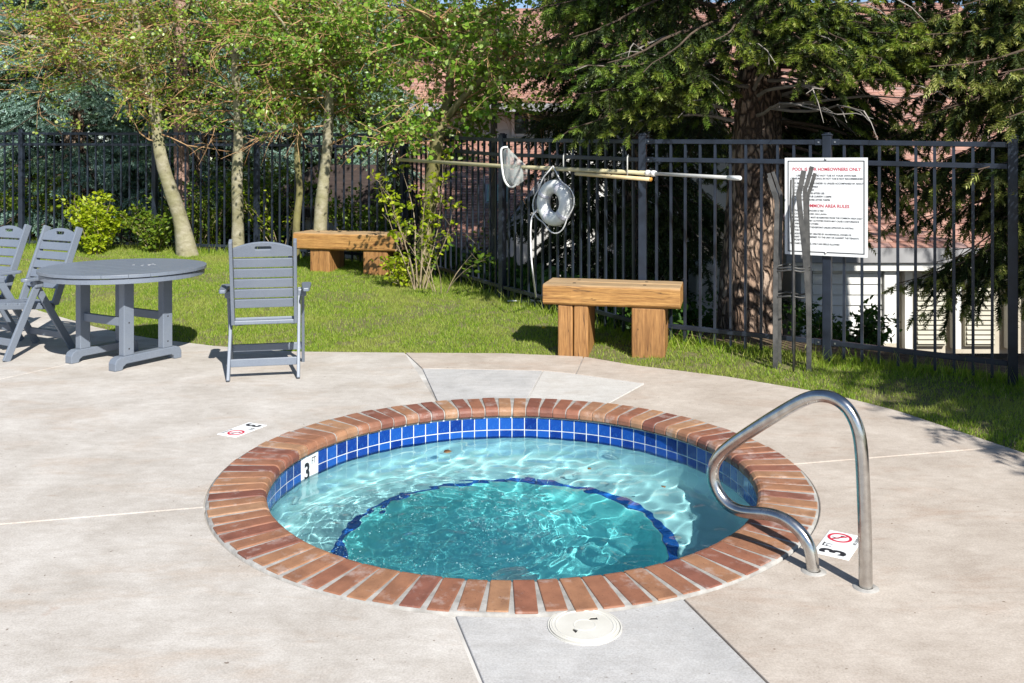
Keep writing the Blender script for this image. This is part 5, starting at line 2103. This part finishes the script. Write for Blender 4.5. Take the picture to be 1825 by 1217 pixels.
# ------------------------------------------------------------------ aspens
def aspen(label, base_y, px_pts, rad_px, limbs_px, bark, seed, n_br, leaf_n, lmat, zlow, group='aspens along the fence', leaf=0.052, spread=1.25, flare=0.3, zhigh=4.6):
    """trunk and limbs follow the photograph at depth base_y; branches, twigs and leaves grow from them"""
    r = random.Random(seed)
    s = base_y / FPX
    P0 = Vector(atY(px_pts[0][0], px_pts[0][1], base_y))
    P0.z = float(zg(P0.x, P0.y))
    t = thing('aspen_tree', label, 'tree', tuple(P0), 0, group)
    lean = r.uniform(-0.25, 0.25)
    pts = []
    for i, (px, py) in enumerate(px_pts):
        p = Vector(atY(px, py, base_y))
        p.y += 0.06 * math.sin(i * 1.7 + seed)
        pts.append(p - P0)
    pts[0].z = -0.25
    rads = [q * s * 0.9 for q in rad_px]
    trunk_mesh(pts, rads, 14, flare, 0.05, seed).build('trunk', bark, t, smooth=True)
    axes = [(catmull(pts, 4), rads[0], rads[-1])]
    for (lp_, r_a, r_b) in limbs_px:
        lpts = []
        for i, (px, py, dy) in enumerate(lp_):
            p = Vector(atY(px, py, base_y + dy))
            lpts.append(p - P0)
        trunk_mesh(lpts, [r_a * s + (r_b - r_a) * s * i / (len(lpts) - 1) for i in range(len(lpts))], 9, 0, 0.05, seed + 3).build('limb', bark, t, smooth=True)
        axes.append((catmull(lpts, 4), r_a * s, r_b * s))
    # branch starts along the axes above zlow
    starts = []
    for ax, ra, rb in axes:
        for p in ax:
            if zlow - 0.1 < p.z + P0.z < 4.1:
                starts.append(p)
    tw = MB()
    LP, LD, LS = [], [], []
    for i in range(n_br):
        p = r.choice(starts).copy()
        az = r.uniform(0, 2 * PI)
        d = Vector((math.cos(az), math.sin(az) * 0.8, r.uniform(-0.15, 0.75))).normalized()
        L = r.uniform(0.5, 1.0) * spread
        br = [p]
        nseg = 6
        for k in range(nseg):
            d = (d + Vector((r.uniform(-.5, .5), r.uniform(-.5, .5), r.uniform(-.42, .36)))).normalized()
            br.append(br[-1] + d * L / nseg)
        tw.tube(br, [0.0105, 0.0085, 0.0068, 0.0054, 0.0044, 0.0034, 0.0022], 5, caps=False)
        for k in range(1, nseg + 1):
            for q in range(2):
                d2 = (d + Vector((r.uniform(-1, 1), r.uniform(-1, 1), r.uniform(-.7, .7)))).normalized()
                L2 = r.uniform(0.18, 0.45)
                tp = [br[k], br[k] + d2 * L2 * 0.5 + Vector((0, 0, r.uniform(-.03, .03))), br[k] + d2 * L2 + Vector((0, 0, r.uniform(-.08, .05)))]
                tw.tube(tp, [0.0032, 0.0026, 0.0016], 3, caps=False)
                nl = int(leaf_n * r.uniform(0.4, 1.5))
                for m_ in range(nl):
                    f_ = r.uniform(0.25, 1.05)
                    c_ = tp[0].lerp(tp[2], f_) + Vector((r.gauss(0, .035), r.gauss(0, .035), r.gauss(0, .035)))
                    if c_.z + P0.z < zlow or c_.z + P0.z > zhigh + 1.5:
                        continue
                    LP.append(tuple(c_))
                    LD.append((r.gauss(0, 1), r.gauss(-0.25, 1), r.gauss(-0.7, 0.5)))
                    LS.append(leaf * r.uniform(0.55, 1.2))
    tw.build('twigs', M['twig'], t, recalc=False)
    LP, LD, LS = np.array(LP), np.array(LD), np.array(LS)
    v, f = place(LEAF_V, LEAF_F, LP, frames(LD), LS, np.random.default_rng(seed).normal(0, 0.85, len(LP)), r)
    link('crown', np_mesh('crown', v, f, lmat), t)
    return t


aspen('leaning aspen with a long limb over the yellow bush', 12.3,
      [(338, 452), (322, 402), (303, 330), (287, 270), (274, 205), (264, 150), (250, 85), (242, 10), (236, -90), (232, -190)], [23, 15, 12.5, 12, 10.5, 9, 8, 7, 6, 4],
      [([(266, 168, 0), (225, 155, -.1), (185, 135, -.2), (150, 112, -.3), (110, 85, -.4), (70, 68, -.5), (20, 62, -.6), (-60, 40, -.7)], 7, 3),
       ([(258, 130, 0), (215, 105, -.15), (180, 85, -.3), (160, 60, -.5), (120, 20, -.6), (90, -40, -.8)], 4.5, 2),
       ([(245, 55, 0), (228, 35, .1), (215, 20, .2), (190, -30, .3)], 4, 2.5),
       ([(252, 90, 0), (290, 60, -.2), (330, 20, -.3), (360, -40, -.4)], 4, 2)],
      M['aspen_bark'], 101, 120, 9, M['aspen_leaf'], 1.92, spread=1.5, leaf=0.040)
aspen('straight slender aspen behind the single chair', 12.25,
      [(421, 458), (424, 400), (425, 330), (424, 250), (421, 180), (421, 120), (425, 55), (428, -10), (432, -120)], [14, 11.5, 10.5, 9.5, 8.5, 8, 7, 6, 4],
      [([(420, 110, 0), (400, 70, -.1), (392, 50, -.2), (370, 10, -.3), (350, -50, -.4)], 4, 2),
       ([(424, 70, 0), (455, 40, -.2), (490, 25, -.4), (540, 0, -.5)], 4, 2)],
      M['aspen_bark'], 102, 75, 9, M['fresh_leaf'], 1.95, spread=1.35, leaf=0.046)
aspen('thick aspen with patchy bark behind the far bench', 11.75,
      [(572, 472), (572, 420), (574, 360), (580, 280), (586, 205), (592, 140), (600, 60), (606, -10), (612, -120)], [18, 13.5, 12, 10.5, 9.5, 8, 7, 6, 4],
      [([(590, 150, 0), (560, 110, -.2), (530, 85, -.3), (510, 50, -.5), (480, 10, -.6)], 4.5, 2),
       ([(594, 120, 0), (640, 95, -.3), (680, 85, -.5), (720, 60, -.6)], 4.5, 2)],
      M['aspen_bark'], 103, 85, 11, M['fresh_leaf'], 1.85, spread=1.4, leaf=0.052)
aspen('thin crooked aspen between the straight and the thick one', 12.0,
      [(527, 455), (530, 400), (533, 340), (528, 275), (540, 210), (548, 150), (552, 60), (560, -60)], [8, 7, 6.5, 6, 5.5, 5, 4, 3], [],
      M['moss_bark'], 104, 40, 9, M['aspen_leaf'], 2.05, spread=1.1, flare=0.1)
aspen('mossy forked tree beside the leafy shrub at the fence corner', 10.55,
      [(750, 495), (756, 440), (764, 380), (771, 310), (781, 250), (792, 205), (800, 165), (806, 110), (826, 40), (838, -20), (850, -140)], [16, 14, 13.5, 13.5, 12, 11.5, 9, 8, 9, 8, 5],
      [([(788, 222, 0), (812, 190, -.1), (838, 160, -.2), (875, 128, -.3), (900, 95, -.35), (908, 65, -.4)], 7, 3.5),
       ([(812, 95, 0), (790, 60, -.2), (760, 30, -.4), (720, 5, -.6)], 4, 2),
       ([(830, 30, 0), (870, 20, -.2), (905, 5, -.3), (940, -30, -.4)], 5, 3)],
      M['moss_bark'], 105, 75, 9, M['fresh_leaf'], 1.60, leaf=0.062, spread=1.25)
aspen('thin grey trunk outside the fence behind the skimmer net', 12.1,
      [(880, 520), (879, 420), (878, 330), (880, 230), (883, 130), (888, 20), (892, -80)], [8, 7, 7, 6.5, 6, 5.5, 4],
      [([(881, 180, 0), (905, 150, -.1), (935, 100, -.2), (960, 70, -.3)], 3, 1.5)],
      M['grey_bark'], 106, 50, 8, M['fresh_leaf'], 2.2, spread=1.1, flare=0.1)


# ------------------------------------------------------------------ shrubs
def shrub(label, name, loc, n_stem, h, w, leaf_n, leaf, mat, seed, narrow=True, lean=0.35, group=None, stem_r=0.007, low=0.15):
    r = random.Random(seed)
    t = thing(name, label, 'shrub', loc, 0, group)
    st_ = MB()
    LP, LD, LS = [], [], []
    for i in range(n_stem):
        az = r.uniform(0, 2 * PI)
        d = Vector((math.cos(az) * lean, math.sin(az) * lean, 1)).normalized()
        L = h * r.uniform(0.6, 1.05)
        p = Vector((math.cos(az) * w * 0.12 * r.random(), math.sin(az) * w * 0.12 * r.random(), -0.03))
        pts = [p]
        for k in range(6):
            d = (d + Vector((r.uniform(-.16, .16) + math.cos(az) * lean * 0.14, r.uniform(-.16, .16) + math.sin(az) * lean * 0.14, r.uniform(-.05, .08)))).normalized()
            pts.append(pts[-1] + d * L / 6)
        st_.tube(pts, [stem_r * (1.25 - 0.17 * k) for k in range(7)], 5, caps=False)
        for k in range(1, 7):
            if k / 6 < low:
                continue
            for q in range(2):
                d2 = (d * 0.5 + Vector((r.uniform(-1, 1), r.uniform(-1, 1), r.uniform(-.2, .8)))).normalized()
                L2 = r.uniform(0.08, 0.22) * w * 1.3
                tp = [pts[k], pts[k] + d2 * L2]
                st_.tube(tp, [stem_r * 0.4, stem_r * 0.22], 3, caps=False)
                for m_ in range(int(leaf_n * r.uniform(0.5, 1.4))):
                    c_ = tp[0].lerp(tp[1], r.uniform(0.2, 1.1)) + Vector((r.gauss(0, .025), r.gauss(0, .025), r.gauss(0, .025)))
                    LP.append(tuple(c_))
                    LD.append((r.gauss(0, 1), r.gauss(0, 1) - 0.2, r.gauss(0.15, 0.6)))
                    LS.append(leaf * r.uniform(0.6, 1.25))
    st_.build('stems', M['stem'], t, recalc=False)
    v, f = place(NARROW_V if narrow else LEAF_V, LEAF_F, np.array(LP), frames(np.array(LD)), np.array(LS), np.random.default_rng(seed).random(len(LP)) * 6.28, r)
    link('foliage', np_mesh('foliage', v, f, mat), t)
    return t


def gpos(px, Y):
    x = (px - CX) * Y / FPX
    return (x, Y, float(zg(x, Y)))


shrub('bright yellow green bush against the fence behind the two chairs', 'yellow_bush', gpos(170, 12.45), 24, 0.80, 0.46, 12, 0.064, M['bush_leaf'], 201, lean=0.24, low=0.05)
shrub('darker green bush leaning on the fence beside the leaning aspen', 'green_bush', gpos(278, 12.6), 18, 0.66, 0.55, 10, 0.062, M['shrub_leaf'], 202, lean=0.45, low=0.05)
shrub('tall leafy shrub with bare pale stems in front of the mossy tree', 'leafy_shrub', gpos(745, 10.15), 9, 1.50, 0.70, 7, 0.066, M['bush_leaf'], 203, lean=0.16, low=0.42, stem_r=0.007)
shrub('low yellow green sprouts at the foot of the leafy shrub', 'low_shrub', gpos(722, 10.3), 7, 0.45, 0.4, 7, 0.055, M['bush_leaf'], 204, lean=0.3)
shrub('sparse shrub of arching stems beside the leafy shrub', 'arching_shrub', gpos(782, 9.95), 5, 0.90, 0.8, 5, 0.06, M['shrub_leaf'], 205, lean=0.5, low=0.4, stem_r=0.005)
shrub('small green sprout between the aspens and the fence', 'sprout', gpos(345, 13.2), 9, 0.9, 0.6, 7, 0.06, M['shrub_leaf'], 206)
shrub('leggy sapling leaning on the fence near the thin aspen', 'sapling', gpos(505, 12.6), 7, 1.0, 0.7, 5, 0.055, M['bush_leaf'], 207, lean=0.4, low=0.4)
shrub('green clump outside the fence behind the rack and the sign', 'green_clump', gpos(1500, 9.2), 22, 0.62, 0.8, 11, 0.065, M['cover_leaf'], 208, lean=0.6, low=0.05)
shrub('green clump outside the fence left of the big trunk', 'green_clump', gpos(1275, 9.5), 16, 0.6, 0.8, 10, 0.065, M['cover_leaf'], 209, lean=0.6, low=0.05)

shrub('leafy green bush outside the fence between the leaning and the straight aspen', 'green_bush', gpos(378, 13.7), 22, 1.25, 0.9, 10, 0.075, M['shrub_leaf'], 210, lean=0.35, low=0.05)
shrub('leafy green bush outside the fence right of the straight aspen', 'green_bush', gpos(478, 13.4), 20, 1.35, 0.9, 10, 0.075, M['shrub_leaf'], 211, lean=0.35, low=0.05)
shrub('leafy green bush outside the fence at the left edge of the photo', 'green_bush', gpos(60, 14.0), 22, 1.1, 1.0, 10, 0.075, M['shrub_leaf'], 212, lean=0.35, low=0.05)
shrub('leafy green bush outside the fence behind the right end of the far bench', 'green_bush', gpos(650, 12.7), 18, 1.0, 0.8, 10, 0.07, M['shrub_leaf'], 213, lean=0.35, low=0.05)

# ------------------------------------------------------------------ ground cover and grass
gr_ = np.random.default_rng(9)


def scatter_cover(n, px0, px1, d0, d1):
    k = gr_.random(n)
    x = (px0 + (px1 - px0) * k - CX) / FPX
    # along the fence line, a little beyond it
    xs = np.linspace(-3, 6, 400)
    ratio = xs / fence_y(xs)
    X = np.interp(x, ratio, xs)
    d = d0 + (d1 - d0) * gr_.random(n)
    Y = fence_y(X) + d
    X = x * Y
    return X, Y


X, Y = scatter_cover(5200, 770, 1215, 0.15, 2.4)
hh = gr_.random(len(X)) ** 1.4 * 0.34
pos = np.stack([X, Y, zg(X, Y) + 0.01 + hh], -1)
dirs = np.stack([gr_.normal(0, 1, len(X)), gr_.normal(-0.3, 1, len(X)), gr_.normal(0.1, 0.6, len(X))], -1)
v, f = place(LEAF_V, LEAF_F, pos, frames(dirs), 0.075 * (0.5 + gr_.random(len(X))), gr_.random(len(X)) * 6.28, None)
tag(link('ground_cover', np_mesh('ground_cover', v, f, M['cover_leaf'])), label='green leafy ground cover beyond the fence', kind='stuff')


def blades(X, Y, h, w, r):
    n = len(X)
    Z = zg(X, Y)
    az = r.random(n) * 2 * PI
    cx_, sx_ = np.cos(az) * w / 2, np.sin(az) * w / 2
    bend = r.normal(0, 0.45, (n, 2)) * h[:, None]
    v = np.zeros((n, 3, 3))
    v[:, 0] = np.stack([X - cx_, Y - sx_, Z - 0.004], -1)
    v[:, 1] = np.stack([X + cx_, Y + sx_, Z - 0.004], -1)
    v[:, 2] = np.stack([X + bend[:, 0], Y + bend[:, 1], Z + h], -1)
    return v.reshape(-1, 3), np.arange(n * 3).reshape(-1, 3)


def lawn_points(n, x0, x1):
    X = x0 + (x1 - x0) * gr_.random(n)
    ye, yf = edge_y(X), fence_y(X)
    wgt = (yf - ye) / 4.2
    k = gr_.random(n) < wgt
    X, ye, yf = X[k], ye[k], yf[k]
    Y = ye - 0.035 * (0.5 + 0.5 * np.sin(X * 37 + 2 * np.sin(X * 11))) * gr_.random(len(X)) + (yf + 0.45 - ye) * gr_.random(len(X)) ** 1.15
    k = np.abs(X / Y) < 0.62
    return X[k], Y[k]


X, Y = lawn_points(520000, -8.0, 4.1)
patch = np.sin(X * 2.1 + 1.3 * np.sin(Y * 1.7)) * np.sin(Y * 2.7 + 0.8 * np.sin(X * 3.1))
fine_p = np.sin(X * 9.1 + 2 * np.sin(Y * 6.7)) * np.sin(Y * 11.3 + 1.8 * np.sin(X * 7.9))
bare = ((patch > 0.66) & (gr_.random(len(X)) < 0.6)) | ((fine_p > 0.7) & (gr_.random(len(X)) < 0.75))
X, Y = X[~bare], Y[~bare]
near_f = np.exp(-np.abs(fence_y(X) - Y) / 0.18)
h = (0.014 + 0.020 * gr_.random(len(X))) * (1 + 1.6 * near_f * gr_.random(len(X)))
v1, f1_ = blades(X, Y, h, 0.0042 + 0.003 * gr_.random(len(X)), gr_)
X2, Y2 = lawn_points(60000, -8.0, 4.1)                     # tufts along the fence
k = np.abs(fence_y(X2) - Y2) < 0.22
X2, Y2 = X2[k], Y2[k]
h2 = 0.05 + 0.13 * gr_.random(len(X2)) ** 2
v2, f2_ = blades(X2, Y2, h2, 0.006 + 0.003 * gr_.random(len(X2)), gr_)
tag(link('lawn_grass', np_mesh('lawn_grass', np.concatenate([v1, v2]), np.concatenate([f1_, f2_ + len(v1)]), M['grass'])), label='short green lawn grass between the deck and the fence', kind='stuff')

# a dandelion by the near bench, dead leaves on the water
dp = at(969, 596, 0.01)
dl = thing('dandelion', 'yellow dandelion in the shade of the near bench', 'flower', dp)
b = MB()
b.lathe([(0.001, 0.075), (0.014, 0.073), (0.020, 0.064), (0.012, 0.056), (0.001, 0.056)], 14)
b.build('bloom', M['dandelion'], dl, smooth=True)
b = MB()
b.tube([(0, 0, -0.01), (0.004, 0, 0.058)], 0.0022, 5)
b.build('stalk', M['cover_leaf'], dl)
for (px, py, s, a, lb) in ((790, 806, 0.052, 0.3, 'brown dead leaf floating near the far tiles of the tub'), (1185, 869, 0.032, 2.0, 'small dead leaf floating below the grab rail bend'), (1048, 836, 0.026, 0.8, 'tiny dead leaf floating in the middle of the tub water')):
    p = at(px, py, -0.168)
    t = np_mesh('dead_leaf', LEAF_V * s, LEAF_F, M['dead_leaf'])
    o = tag(link('dead_leaf', t, None, 0, p, (0.15, -0.1, a)), lb, 'leaf', 'dead leaves on the water')
    o.modifiers.new('thickness', 'SOLIDIFY').thickness = 0.001
